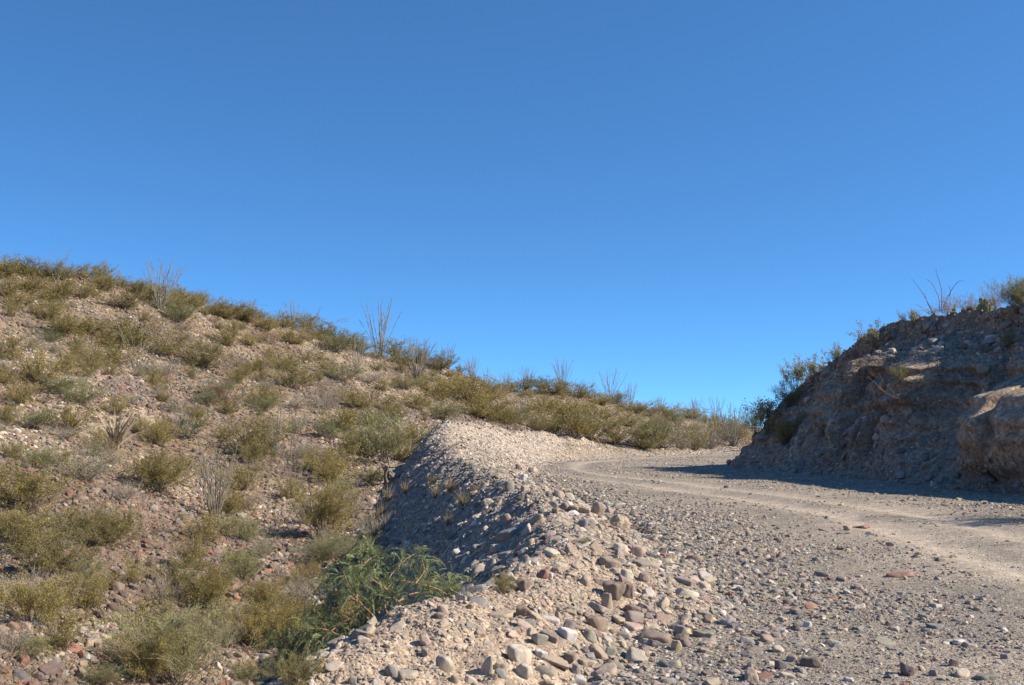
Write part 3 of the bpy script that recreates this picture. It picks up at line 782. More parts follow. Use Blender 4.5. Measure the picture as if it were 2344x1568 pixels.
# ---- the next largest stones in view are things of their own as well
cand = []
for S in (S_road, S_cob, S_berm, S_hill):
    u, v, D = proj(S['p'])
    px = S['s'] * F / D
    ok = S['keep'] & (u > 6) & (u < 1018) & (v < 678) & (px > (4.5 if S is not S_hill else 9))
    idx = np.where(ok)[0]
    # in sight of the camera
    t = np.linspace(.25, .985, 40)
    q = EYE + (S['p'][idx] + [0, 0, .05] - EYE)[:, None] * t[None, :, None]
    vis = (q[..., 2] > H(q[..., 0], q[..., 1], fine=False) - .03).all(1)
    for i in idx[vis]: cand.append((px[i], S, i, u[i], v[i]))
cand.sort(key=lambda c: -c[0])
st_items = []; taken = []
for px, S, i, u, v in cand:
    if len(st_items) >= 178: break
    if any(math.hypot(u - a, v - b) < .7 * max(px, c) for a, b, c in taken): continue
    taken.append((u, v, px))
    S['keep'][i] = False
    a = S['asp'][i]; s = S['s'][i]
    cn = CN[S['ci'][i]]
    shp = 'f' if a[2] < .5 else ('r' if rng.uniform() < .3 else 'a')
    key = shp
    o = link('stone', SM[key, random.randrange(len(R3[key]))], None, S['p'][i])
    o.rotation_euler = Matrix(S['R'][i].tolist()).to_euler()
    o.scale = [float(c) for c in s * a * 1.05]
    o.color = (*[float(c) for c in S['col'][i]], 1)
    size = 'small ' if s < .09 else ('large ' if s > .2 else '')
    tag(o, '', 'stone', 'stones scattered on the hillside' if S is S_hill else 'stones and cobbles on the road edge')
    st_items.append(dict(u=u, v=v, noun=size + cn + {'f': ' flat stone', 'r': ' rounded stone', 'a': ' angular stone'}[shp], obj=o, hill=S is S_hill))
label_all([i for i in st_items if not i['hill']], 'stone')

def rubble(name, S, label, cat):
    k = np.where(S['keep'])[0]
    _, _, D = proj(S['p'][k])
    px = S['s'][k] * F / np.maximum(D, 1)
    VV, FF, CC = [], [], []; off = 0
    for lib, sel in ((R1, k[px > 3.3]), (R0, k[px <= 3.3])):
        which = rng.integers(0, len(lib), len(sel))
        for j, (v, f) in enumerate(lib):
            g = sel[which == j]
            if not len(g): continue
            q = v[None] * (S['s'][g, None] * S['asp'][g])[:, None, :]
            q = np.einsum('nij,nkj->nki', S['R'][g], q) + S['p'][g][:, None]
            VV.append(q.reshape(-1, 3)); FF.append((f[None] + (np.arange(len(g)) * len(v))[:, None, None] + off).reshape(-1, 3))
            CC.append(np.repeat(S['col'][g], len(v), 0)); off += len(g) * len(v)
    o = link(name, mesh(name, np.concatenate(VV), np.concatenate(FF), M_RUB, False, np.concatenate(CC)))
    print(name, len(k), off)
    return tag(o, label, cat, None, 'stuff')
rubble('road_gravel', S_road, 'loose grey and tan gravel spread over the road', 'gravel')
for q in ('p', 's', 'asp', 'R', 'ci', 'col', 'keep'):
    S_berm[q] = np.concatenate([S_berm[q], S_cob[q]])
rubble('berm_gravel', S_berm, 'pale gravel and cobbles covering the bulldozed berm', 'gravel')
rubble('hillside_rubble', S_hill, 'reddish brown and tan rubble strewn over the hillside', 'rubble')
rubble('embankment_rubble', S_bank, 'grey stones bedded in and fallen from the cut bank', 'rubble')
# ------------------------------------------------------------------ plants
class Tubes:
    def __init__(s): s.V, s.F, s.n = [], [], 0
    def add(s, pts, r0, r1, k=3):
        pts = np.asarray(pts, float); m = len(pts)
        tg = np.gradient(pts, axis=0); tg /= np.linalg.norm(tg, axis=1, keepdims=True) + 1e-9
        ref = np.array([.31, .77, .12]) if abs(tg[0, 2]) > .8 else np.array([0, 0, 1.0])
        a = np.cross(tg, ref); a /= np.linalg.norm(a, axis=1, keepdims=True) + 1e-9
        b = np.cross(tg, a)
        r = np.linspace(r0, r1, m)[:, None, None]
        th = np.linspace(0, 2 * np.pi, k, endpoint=False)
        ring = pts[:, None] + r * (np.cos(th)[None, :, None] * a[:, None] + np.sin(th)[None, :, None] * b[:, None])
        i = np.arange(m - 1)[:, None] * k; j = np.arange(k)[None]; j2 = (j + 1) % k
        s.F.append(np.stack([i + j, i + j2, i + k + j2, i + k + j], -1).reshape(-1, 4) + s.n)
        s.V.append(ring.reshape(-1, 3)); s.n += m * k
    def mesh(s, name, mat): return mesh(name, np.concatenate(s.V), np.concatenate(s.F), mat, True)

def quads(c, ax, wd, ln, wi):
    ax = ax * np.reshape(ln, (-1, 1)) / 2; wd = wd * np.reshape(wi, (-1, 1)) / 2
    V = np.stack([c - ax - wd * .35, c - ax * .1 + wd, c + ax, c - ax * .1 - wd], 1).reshape(-1, 3)
    return V, np.arange(len(V)).reshape(-1, 4)

def unit(v): return v / (np.linalg.norm(v, axis=-1, keepdims=True) + 1e-9)

M_CREO = leaf_mat('creosote_leaf', (.29, .245, .075), .38, .22)
M_FEA = leaf_mat('feathery_leaf', (.27, .275, .115), .3, .2)
M_PALE = leaf_mat('pale_leaf', (.33, .305, .18), .25, .15)
M_RUST = leaf_mat('rust_leaf', (.30, .175, .10), .2, .18)
M_MESQ = leaf_mat('mesquite_leaf', (.265, .285, .13), .4, .12)
M_BANKLEAF = leaf_mat('bank_shrub_leaf', (.34, .315, .19), .3, .15)
M_STRAW = leaf_mat('straw', (.36, .275, .155), .2, .15)
M_DEADLEAF = leaf_mat('dead_strap_leaf', (.40, .32, .22), .1, .1)
M_CACT = leaf_mat('cactus_pad', (.20, .225, .085), .12, .1)
M_CHOL = bark_mat('cholla_skin', (.20, .195, .125))
M_STEM = bark_mat('grey_stem', (.19, .155, .12))
M_TWIG = bark_mat('bleached_twig', (.30, .255, .20))
M_CANE = bark_mat('ocotillo_cane', (.235, .21, .16))
M_RED = bark_mat('reddish_bark', (.36, .20, .115))
M_ROOT = bark_mat('dead_root', (.23, .18, .14))

def bush(seed, nst=26, lean=.95, twigs=5, lpt=20, ll=.034, lw=.017, lean0=.05, bare=.30, jit=.028, up=.35, mats=(None, None), r0=.0085, tl=(.14, .34), needle=False):
    r = np.random.default_rng(seed)
    T = Tubes(); lc, la = [], []
    for i in range(nst):
        az = 2 * np.pi * (i + r.uniform(-.6, .6)) / nst * 2.4; th = lean0 + (lean - lean0) * r.uniform(0, 1) ** .8
        L = r.uniform(.62, 1.04) * (1.0 if th < .6 else 1.05)
        d = np.array([math.sin(th) * math.cos(az), math.sin(th) * math.sin(az), math.cos(th)])
        n = 7; p = np.zeros((n, 3)); p[0] = [r.normal() * .03, r.normal() * .03, -.03]
        for k in range(1, n):
            d = unit(d + r.normal(size=3) * .13 + np.array([0, 0, .05]))
            p[k] = p[k - 1] + d * L / (n - 1)
        T.add(p, r0 * r.uniform(.7, 1.2), r0 * .3)
        for _ in range(twigs):
            f = r.uniform(bare, 1.0) * (n - 1); k = min(int(f), n - 2)
            b = p[k] + (p[k + 1] - p[k]) * (f - k)
            td = unit(unit(p[k + 1] - p[k]) + r.normal(size=3) * .55 + np.array([0, 0, up]))
            tlen = r.uniform(*tl)
            q = np.stack([b, b + td * tlen * .5 + r.normal(size=3) * .015, b + td * tlen + r.normal(size=3) * .03])
            T.add(q, r0 * .42, r0 * .2)
            if lpt:
                m = r.poisson(lpt); t = r.uniform(.12, 1.05, m) ** .8
                c = b + td * (t * tlen)[:, None] + r.normal(size=(m, 3)) * jit
                lc.append(c); la.append(unit(td + r.normal(size=(m, 3)) * (.35 if needle else .9)))
    top = max(v[:, 2].max() for v in T.V)
    if lc:
        lc = np.concatenate(lc); la = np.concatenate(la)
        keep = lc[:, 2] > .04
        lc, la = lc[keep], la[keep]
        wd = unit(np.cross(la, r.normal(size=la.shape)))
        s = r.uniform(.7, 1.3, len(lc))
        V, Fq = quads(lc, la, wd, ll * s, lw * s)
        cl = .72 + .6 * noise(lc[:, 0] * 7 + seed, lc[:, 1] * 7, lc[:, 2] * 7, seed=seed) + r.normal(size=len(lc)) * .12
        hue = r.uniform(0, 1, len(lc)) < .12
        col = np.clip(cl, .4, 1.7)[:, None] * np.where(hue[:, None], [1.45, 1.12, .8], [1, 1, 1])
        fol = mesh('foliage', V, Fq, mats[1], False, np.repeat(col, 4, 0))
        lo, hi = np.percentile(lc, 3, 0), np.percentile(lc, 97, 0)
    else:
        fol = None; a = np.concatenate(T.V); lo, hi = np.percentile(a, 4, 0), np.percentile(a, 98, 0)
    return dict(stem=T.mesh('stem', mats[0]), foliage=fol, w=float((hi - lo)[:2].mean()), h=float(hi[2]))

SH = {
 'C': [bush(100 + i, 30, 1.0, 7, 25, .030, .016, bare=.15, mats=(M_STEM, M_CREO)) for i in range(5)],
 'N': [bush(130 + i, 48, 1.0, 10, 34, .019, .0105, mats=(M_STEM, M_CREO), r0=.006, jit=.022, tl=(.10, .28)) for i in range(3)],
 'G': [bush(160 + i, 40, .85, 7, 16, .055, .008, mats=(M_STEM, M_FEA), needle=True, r0=.006, jit=.02) for i in range(3)],
 'H': [bush(170 + i, 70, .85, 9, 30, .034, .0042, mats=(M_TWIG, M_FEA), needle=True, r0=.0045, jit=.016) for i in range(2)],
 'P': [bush(180 + i, 40, 1.15, 6, 16, .032, .012, mats=(M_TWIG, M_PALE), bare=.2, r0=.007) for i in range(2)],
 'R': [bush(190 + i, 36, 1.1, 6, 12, .03, .012, mats=(M_TWIG, M_RUST), bare=.2, r0=.007) for i in range(2)],
 'D': [bush(200 + i, 60, 1.2, 9, 0, mats=(M_TWIG, None), bare=.2, r0=.0065) for i in range(3)],
 'E': [bush(205, 17, 1.35, 5, 0, mats=(M_STEM, None), bare=.3, r0=.007, up=.1, tl=(.1, .45))],
 'B': [bush(210 + i, 20, .95, 7, 15, .05, .024, mats=(M_STEM, M_BANKLEAF), bare=.4, r0=.009) for i in range(3)],
}
NOUN = {'C': 'olive creosote bush', 'N': 'large olive creosote bush', 'G': 'feathery green shrub', 'H': 'large feathery green shrub', 'P': 'pale grey green shrub', 'R': 'rusty brown shrub', 'D': 'leafless grey shrub', 'B': 'airy olive shrub'}
NAME = {'C': 'creosote_bush', 'N': 'creosote_bush', 'G': 'feathery_shrub', 'H': 'feathery_shrub', 'P': 'pale_shrub', 'R': 'rusty_shrub', 'D': 'dead_shrub', 'E': 'dead_shrub', 'B': 'shrub'}
bush_items = []
def put_bush(p, w, h, k, where='hill', label=None):
    t = random.choice(SH[k])
    r = link(NAME[k], None, None, p)
    r.empty_display_size = .2
    sx, sz = w / t['w'], h / t['h']
    sx = min(max(sx, sz * .45), sz * 2.4)
    r.scale = (sx, sx, sz); r.rotation_euler = (random.uniform(-.08, .08), random.uniform(-.08, .08), random.uniform(0, 6.28))
    link('stem', t['stem'], r)
    if t['foliage']: link('foliage', t['foliage'], r)
    tag(r, label or '', 'shrub', 'shrubs on the ' + {'hill': 'hillside and in the gully', 'bank': 'cut bank', 'stone': 'berm'}[where])
    u, v, d = proj(p)
    if label is None:
        bush_items.append(dict(u=float(u), v=float(v) - h * F / d * .4, noun=('small ' if h < .5 else 'tall ' if h > 1.15 and not NOUN[k].startswith('large') else '') + NOUN[k].replace('large ', 'big '), obj=r))
    return r

# ---- ocotillos
def ocotillo(seed, n, spread=.42):
    r = np.random.default_rng(seed); out = []
    for i in range(n):
        az = 2 * np.pi * (i + r.uniform(-.4, .4)) / n * 3.1; th = spread * r.uniform(.08, 1) ** .8
        d = np.array([math.sin(th) * math.cos(az), math.sin(th) * math.sin(az), math.cos(th)])
        L = r.uniform(.72, 1.05); m = 9
        p = np.zeros((m, 3)); p[0] = [math.cos(az) * .03, math.sin(az) * .03, -.03]
        for k in range(1, m):
            d = unit(d + r.normal(size=3) * .075 + np.array([0, 0, .02])); p[k] = p[k - 1] + d * L / (m - 1)
        T = Tubes(); T.add(p, .0058, .0034, 4)
        # short spiny spurs along the cane
        for k in range(9):
            f = r.uniform(1, m - 1.01); j = int(f); b = p[j] + (p[j + 1] - p[j]) * (f - j)
            T.add(np.stack([b, b + unit(r.normal(size=3) + [0, 0, .4]) * .02]), .003, .001)
        out.append(T)
    return out
def join(Ts, name, mat):
    T = Tubes()
    for t in Ts:
        for V, f in zip(t.V, t.F):
            T.F.append(f - f.min() + T.n); T.V.append(V); T.n += len(V)
    return T.mesh(name, mat)
OC = [(o, [t.mesh('cane', M_CANE) for t in o], join(o, 'ocotillo', M_CANE)) for o in (ocotillo(1, 34, .40), ocotillo(2, 24, .34), ocotillo(3, 20, .52), ocotillo(4, 13, .48), ocotillo(5, 38, .5))]
# notes: x, base y, height, variant, parts?, label / landmark phrase
OCO = [
 (128, 645, 78, 3, 0, 'thin ocotillo at the high end of the ridge'), (365, 708, 120, 4, 1, 'broad many caned ocotillo on the high ridge'), (312, 848, 112, 3, 0, 'sparse ocotillo midway up the slope'),
 (668, 750, 66, 2, 0, 'wispy ocotillo among ridge bushes'), (708, 762, 66, 3, 0, 'leaning ocotillo between wispy and tallest ones'), (868, 812, 135, 1, 1, 'tallest ocotillo standing clear on the ridge'),
 (815, 855, 92, 2, 1, 'ocotillo just under the tallest one'), (955, 872, 108, 4, 1, 'wide ocotillo with dense grey canes'), (1025, 835, 62, 0, 0, 'dense small ocotillo on the skyline'), (1080, 846, 55, 4, 0, 'wide low ocotillo on the skyline'),
 (1110, 850, 45, 3, 0, 'little bent ocotillo on the skyline'), (1160, 862, 55, 0, 0, 'upright narrow ocotillo on the skyline'), (1205, 872, 60, 4, 0, 'ragged ocotillo before the fan shaped one'), (1287, 888, 80, 1, 1, 'fan shaped ocotillo on the skyline'),
 (1395, 923, 82, 2, 1, 'open ocotillo on the falling skyline'), (1442, 928, 58, 2, 0, 'squat ocotillo beside the open one'), (1510, 945, 45, 4, 0, 'low ocotillo on the far skyline'), (1545, 1005, 85, 3, 0, 'pale ocotillo above the road bend'),
 (1592, 958, 52, 0, 0, 'small dense ocotillo on the far skyline'), (1640, 974, 70, 2, 1, 'vase shaped ocotillo near the cut bank'), (1677, 1022, 105, 4, 1, 'big pale ocotillo beside the cut bank nose'),
 (490, 1190, 172, 0, 1, 'biggest grey ocotillo low on the slope'), (628, 1048, 118, 1, 1, 'slender green grey ocotillo on mid slope'), (668, 1128, 100, 2, 1, 'ocotillo growing through a bush near the gully'), (1190, 975, 80, 4, 0, 'pale ocotillo behind the gravel mound'),
 (762, 830, 40, 3, 0, 'little ocotillo on the upper slope'), (560, 735, 50, 3, 0, 'faint ocotillo on the ridge'), (735, 950, 75, 3, 0, 'dead looking ocotillo on mid slope'),
]
used = []
for x, y, h, k, parts, ph in OCO:
    p = hit(x * K, y * K); D = np.linalg.norm(p - EYE)
    hw = h * K / F * D
    if parts:
        o = link('ocotillo', None, None, p)
        for m in OC[k][1]: link('cane', m, o)
    else:
        o = link('ocotillo', OC[k][2], None, p)
    o.scale = (hw, hw, hw); o.rotation_euler = (0, 0, random.uniform(0, 6.28))
    tag(o, ph, 'ocotillo', 'ocotillos on the hillside')
    LAND['hill'].append((x * K, (y - h * .4) * K, ph)); used.append((p[0], p[1], .5))

# ---- odd plants of the slope
def tube_plant(name, paths, mat, loc, r, label, cat, k=5):
    T = Tubes()
    for q, a, b in paths: T.add(q, a * r, b * r, k)
    return tag(link(name, T.mesh(name, mat), None, loc), label, cat)
def strap(seed, n, L, lean, side, wid, mat, name):
    r = np.random.default_rng(seed); V = []; Fq = []; cc = []
    for i in range(n):
        az = r.uniform(0, 2 * np.pi); th = r.uniform(.1, lean)
        d = unit(np.array([math.sin(th) * math.cos(az), math.sin(th) * math.sin(az), math.cos(th)]) + np.array(side) * r.uniform(.1, 1))
        w = unit(np.cross(d, r.normal(size=3))); p = np.array([r.normal() * .04, r.normal() * .04, 0]) * L
        l = L * r.uniform(.55, 1.1); m = 6; base = len(V)
        for k in range(m):
            ww = wid * (1 - (k / (m - 1)) ** 1.5 * .9) * .5
            V += [p - w * ww, p + w * ww]
            p = p + d * l / (m - 1); d = unit(d + np.array([0, 0, -.13]) + r.normal(size=3) * .09)
        Fq += [(base + 2 * k, base + 2 * k + 1, base + 2 * k + 3, base + 2 * k + 2) for k in range(m - 1)]
        cc += [r.uniform(.7, 1.25)] * (2 * m)
    return mesh(name, np.array(V), np.array(Fq), mat, True, np.array(cc)[:, None] * np.ones((1, 3)))
p = hit(262 * K, 1027 * K); D = np.linalg.norm(p - EYE)
tag(link('dead_sotol', strap(7, 60, 92 * K / F * D, .75, (.55, 0, .1), .085, M_DEADLEAF, 'dead_sotol'), None, p), 'dead sotol of bleached curving leaves leaning over reddish rubble', 'dead plant')
LAND['hill'].append((268 * K, 1000 * K, 'bleached dead sotol'))
def cholla_paths(seed, depth=3):
    r = np.random.default_rng(seed); out = []
    def grow(b, d, L, k):
        n = 5; q = [b]
        for _ in range(n - 1):
            d = unit(d + r.normal(size=3) * .12); q.append(q[-1] + d * L / (n - 1))
        out.append((np.array(q), 1.0 if k == depth else .8, .7))
        if k:
            for _ in range(3):
                i = r.integers(2, n); grow(q[i], unit(d + r.normal(size=3) * .75 + [0, 0, .25]), L * .68, k - 1)
    for _ in range(3): grow(np.zeros(3), unit(np.array([r.normal() * .5, r.normal() * .5, 1])), .42, depth)
    return out
p = hit(418 * K, 1008 * K); D = np.linalg.norm(p - EYE); s = 70 * K / F * D
o = tube_plant('cholla', cholla_paths(4), M_CHOL, p, .015, 'branching grey green cholla cactus on mid slope', 'cactus', 5); o.scale = (s, s, s)
LAND['hill'].append((418 * K, 980 * K, 'branching grey green cholla'))
def root_paths(seed):
    r = np.random.default_rng(seed); out = []
    for i in range(15):
        th = r.uniform(.3, 1.5); az = r.uniform(0, 6.28); d = np.array([math.sin(th) * math.cos(az), math.sin(th) * math.sin(az), abs(math.cos(th))]); q = [np.array([r.normal() * .12, r.normal() * .1, 0])]
        for k in range(8):
            d = unit(d + r.normal(size=3) * .42); d[2] = max(d[2], -.35) ; q.append(q[-1] + d * r.uniform(.08, .15))
        out.append((np.array(q), 1.0, .25))
    return out
p = hit(898 * K, 1103 * K); D = np.linalg.norm(p - EYE); s = 95 * K / F * D
o = tube_plant('dead_root', root_paths(3), M_ROOT, p + [0, 0, -.03], .055, 'gnarled dead root tangle sticking out of the berm top', 'dead root'); o.scale = (s, s, s)
LAND['hill'].append((898 * K, 1080 * K, 'gnarled dead root tangle'))

# ---- prickly pears: every pad a part
PADM = []
for i in range(3):
    v, f = ico(2); r = np.random.default_rng(i)
    w = (.62 + .38 * np.clip(v[:, 2] * .6 + .4, 0, 1))[:, None]
    q = v * [.5, .09, .5] * np.concatenate([w, w * 0 + 1, w * 0 + 1], 1); q[:, 2] += .5
    PADM.append(mesh('pad', q, f, M_CACT, True, np.ones((len(q), 3)) * [.8, 1.05, 1.3][i] * np.where(v[:, 2:3] > .75, 1.12, 1)))
def prickly(p, w, h, n, label):
    o = link('prickly_pear', None, None, p)
    s = h * .48
    for i in range(n):
        c = link('pad', PADM[i % 3], o)
        lev = 0 if i < n * .55 else 1
        c.location = (random.uniform(-.5, .5) * max(w - s, .1), random.uniform(-.3, .3) * w * .6, lev * s * .85 + random.uniform(-.06, .04) * s)
        c.scale = (s * .8, s, s * random.uniform(.85, 1.15)); c.rotation_euler = (random.uniform(-.35, .35), random.uniform(-.5, .5), random.uniform(-.9, .9))
    return tag(o, label, 'cactus', 'prickly pear cacti')
for x, y, w, h, n, ph in ((1281, 948, 30, 26, 9, 'bright prickly pear on the far slope'), (1343, 950, 22, 18, 7, 'dark prickly pear on the far slope'), (1623, 980, 26, 18, 7, 'prickly pear under the far skyline'),
                          (298, 1203, 22, 14, 5, 'prickly pear among bushes low on the slope'), (338, 858, 16, 20, 5, 'prickly pear at the sparse ocotillo'), (1022, 968, 18, 12, 5, 'small prickly pear behind the gravel mound')):
    p = hit(x * K, y * K); D = np.linalg.norm(p - EYE)
    prickly(p, w * K / F * D, h * K / F * D, n, ph); LAND['hill'].append((x * K, (y - h / 2) * K, ph))

# ---- shrubs noted from the photograph: x, base y, width, height, kind
NOTES = """63 632 60 52 C,12 640 60 60 C,20 680 60 45 C,139 640 66 46 C,189 640 55 42 C,243 667 56 50 C,312 673 48 42 C,342 690 40 36 C,410 692 60 45 C,445 705 50 38 C,510 727 82 48 C,560 737 70 42 C,72 667 80 42 C,117 690 80 45 C,
40 700 70 40 C,126 708 60 30 G,284 707 72 45 C,410 738 105 55 G,419 757 80 26 D,145 767 110 52 C,120 782 60 30 G,205 762 80 42 C,300 792 120 75 C,250 790 60 40 C,378 817 82 72 C,262 837 88 72 C,466 842 102 72 C,520 792 72 50 C,590 782 55 40 R,567 792 50 38 C,
378 857 70 42 D,335 852 40 30 D,85 877 105 88 C,66 907 40 36 R,104 922 42 26 R,132 902 92 50 G,190 927 72 60 G,152 985 88 72 C,150 1000 70 36 D,517 927 92 72 R,500 910 60 50 G,447 957 52 40 C,600 932 72 62 C,372 1002 60 42 C,430 1000 60 40 D,
565 737 50 46 C,612 757 70 44 C,653 752 70 44 C,700 754 75 46 C,735 770 60 40 C,621 787 52 36 R,669 787 62 42 C,763 787 72 46 C,800 800 60 44 C,770 807 85 50 G,817 807 55 46 G,905 817 115 52 C,960 832 60 40 C,1006 847 72 42 C,653 852 72 62 C,665 887 82 62 C,590 850 60 40 C,
776 872 82 52 G,840 875 60 40 D,927 892 92 42 G,1006 917 84 68 C,1085 927 115 82 C,955 937 72 52 C,820 937 84 54 C,602 942 62 46 G,750 937 46 66 D,680 935 70 40 D,788 987 88 64 C,867 987 86 64 G,900 960 50 40 C,1015 962 82 54 G,940 1003 62 32 C,1100 957 105 64 C,1150 972 82 52 C,1060 900 60 40 C,1130 910 60 40 C,
675 992 62 62 P,580 1047 105 92 C,754 1007 62 46 G,877 1062 105 105 G,850 1045 70 60 C,770 1087 92 62 C,590 1077 36 26 P,915 1052 54 42 C,930 1020 60 40 C,820 1030 60 50 C,690 1050 50 36 D,
192 1100 108 68 P,358 1122 132 82 N,362 1022 60 60 C,54 1167 155 105 N,33 1242 130 80 N,246 1252 135 92 N,112 1322 145 105 N,240 1347 52 34 C,75 1432 165 112 N,25 1495 110 70 D,70 1505 80 50 G,480 1392 125 102 N,400 1565 215 165 H,345 1570 130 130 N,235 1562 80 50 G,
604 1385 70 66 N,600 1490 140 100 N,565 1242 62 62 G,537 1292 42 38 C,562 1167 62 40 R,583 1062 70 50 C,283 1142 85 40 D,760 1102 90 52 C,668 1145 65 50 C,737 1232 135 140 N,700 1200 60 70 D,560 1162 60 40 D,540 1297 40 36 C,745 1247 66 40 P,735 1288 95 56 H,775 1262 60 50 G,
700 1342 66 62 N,668 1352 56 46 C,645 1485 150 118 N,560 1330 70 60 G,490 1362 70 50 G,520 1440 90 70 G,680 1560 110 80 N,560 1555 80 60 G,455 1470 70 60 N,
1163 872 56 36 C,1205 880 46 34 C,1238 887 56 36 C,1280 902 64 40 C,1327 910 62 44 C,1374 927 54 36 C,1415 922 44 36 C,1459 945 62 34 C,1490 952 40 26 R,1522 954 84 36 C,1585 960 72 34 C,1638 972 56 30 C,1680 984 56 34 C,1254 948 62 52 C,1157 967 70 46 C,1195 960 50 36 C,1270 992 84 62 C,1230 985 50 40 C,1317 1003 112 88 C,1355 1008 70 66 G,1405 1018 105 62 C,1472 1027 84 38 C,
1515 1026 94 74 G,1560 1028 46 36 D,1623 1026 84 66 D,1590 1030 60 50 C,1437 977 64 42 C,1588 987 56 34 R,1385 960 50 30 C,1340 950 60 34 C,1500 985 60 30 C,1660 1010 50 50 C,1690 1005 50 40 C,1540 965 46 30 C"""
MARKED = {(400, 1565): 'biggest feathery green shrub in the gully mouth', (192, 1100): 'pale rounded shrub under the dead sotol', (737, 1232): 'tall olive creosote above the gully shade', (735, 1288): 'dark green shrub in the gully shade',
          (640, 1485): 'bushy creosote touching the green mesquite', (246, 1252): 'low creosote below the biggest ocotillo', (358, 1122): 'wide creosote uphill of the biggest ocotillo', (54, 1167): 'widest creosote low on the slope',
          (112, 1322): 'creosote at the foot of the slope', (75, 1432): 'creosote above pale bare dirt', (877, 1062): 'tall feathery shrub by the dead root', (580, 1047): 'bright creosote under the slender ocotillo',
          (66, 907): 'rusty shrub on the upper slope', (300, 792): 'bushiest creosote high on the slope', (410, 738): 'green shrub under the broad ocotillo', (1515, 1026): 'round green shrub at the road bend', (1317, 1003): 'biggest creosote behind the gravel mound',
          (1085, 927): 'widest creosote on the middle slope', (517, 927): 'rusty shrub on mid slope', (750, 937): 'slim grey shrub on mid slope', (788, 987): 'dense creosote uphill of the dead root', (770, 807): 'pale green shrub under the ridge'}
for rec in NOTES.replace('\n', '').split(','):
    x, y, w, h, k = rec.split()
    x, y, w, h = (float(c) for c in (x, y, w, h))
    p = hit(x * K, min(y, 1566) * K); D = np.linalg.norm(p - EYE)
    if y > 1540: p = hit(x * K, 1566 * K)
    ww, hh = w * K / F * D, h * K / F * D
    lm = MARKED.get((int(x), int(y)))
    put_bush(p - [0, 0, .03], ww * (1.02 if y > 1150 else 1.2), hh * (.9 if y > 1150 else 1.0 if y > 1000 else .8), k, 'hill', lm)
    if lm: LAND['hill'].append((x * K, (y - h * .4) * K, lm))
    used.append((p[0], p[1], ww * .42))
# ---- and the smaller growth between them
tries = 0; extra = 0
while extra < 240 and tries < 6000:
    tries += 1
    u = random.uniform(0, 745); v = random.uniform(262, 660)
    d = ray(u, v)
    p = hit(u, v)
    D = float(np.linalg.norm(p - EYE))
    if D < 13: continue
    sd_, bd_, bp_, bz_, td_ = (float(c[0]) for c in zones(p[0:1], p[1:2]))
    if sd_ > -.8 or bd_ > (-2.4 if p[1] < 50 else -1.2): continue
    if random.random() > (1.0 if v < 430 else .28): continue
    k = random.choices('CGPRDD', (5, 2.2, 1, 1, 1, 1))[0]
    h = random.uniform(.42, 1.0) * (1 if k == 'C' else .75); w = h * random.uniform(1.0, 1.7)
    if any((p[0] - a) ** 2 + (p[1] - b) ** 2 < (c + w * .35) ** 2 for a, b, c in used): continue
    put_bush(p - [0, 0, .03], w, h, k); used.append((p[0], p[1], w * .4)); extra += 1
for u in np.arange(2, 742, 15):
    # low growth along the crest of the ridge
    _y = np.geomspace(35, 200, 250); _x = (u - 512) / F * _y
    v = float(proj(np.stack([_x, _y, H(_x, _y, fine=False)], 1))[1].min())
    p = hit(u + random.uniform(-3, 3), v + random.uniform(0, 7)); k = random.choices('CGRD', (5, 1.2, .6, .6))[0]
    if p[0] > 12 and p[1] < 70: continue
    h = random.uniform(.35, .65); put_bush(p - [0, 0, .04], h * random.uniform(1.3, 2.2), h, k)
label_all(bush_items, 'hill')
label_all([i for i in st_items if i['hill']], 'hill')
# ---- dry low undergrowth between the shrubs, too fine to count
M_UNDER = leaf_mat('undergrowth', (1, 1, 1), .25, .0)
ux, uy, us = scatter(.34, .11, .42, 1.6, lambda x, y, s: w_hill(x, y, s) * .0 + np.where((zones(x, y)[0] < -.8) & ((zones(x, y)[1] < -2.3) | (y > 62) & (zones(x, y)[1] < -1)), sstep(-.12, .2, fbm(x / 3.5, y / 3.5, o=3, seed=120)), 0), 13, 150, 2.0)
un = len(ux); nb = 22
r = np.random.default_rng(9)
g = np.repeat(np.stack([ux, uy, H(ux, uy)], 1), nb, 0); hs = np.repeat(us, nb)
d = unit(r.normal(size=(un * nb, 3)) * [.75, .75, .25] + [0, 0, .8])
c = g + d * (hs * r.uniform(.15, .75, un * nb))[:, None] + r.normal(size=(un * nb, 3)) * (hs * .16)[:, None]
V, f = quads(c, d, unit(np.cross(d, r.normal(size=d.shape))), hs * r.uniform(.3, .6, un * nb), np.maximum(hs * .05, .010))
pal = np.array([(.27, .235, .10), (.27, .225, .085), (.26, .25, .12), (.33, .28, .20), (.27, .23, .18), (.30, .20, .12)])
pc = np.repeat(pal[r.integers(0, len(pal), un)] * r.uniform(.8, 1.15, (un, 1)), nb * 4, 0)
tag(link('undergrowth', mesh('undergrowth', V, f, M_UNDER, False, pc)), 'low dry undergrowth and twigs scattered between shrubs on the hillside', 'undergrowth', None, 'stuff')
print('undergrowth', un)
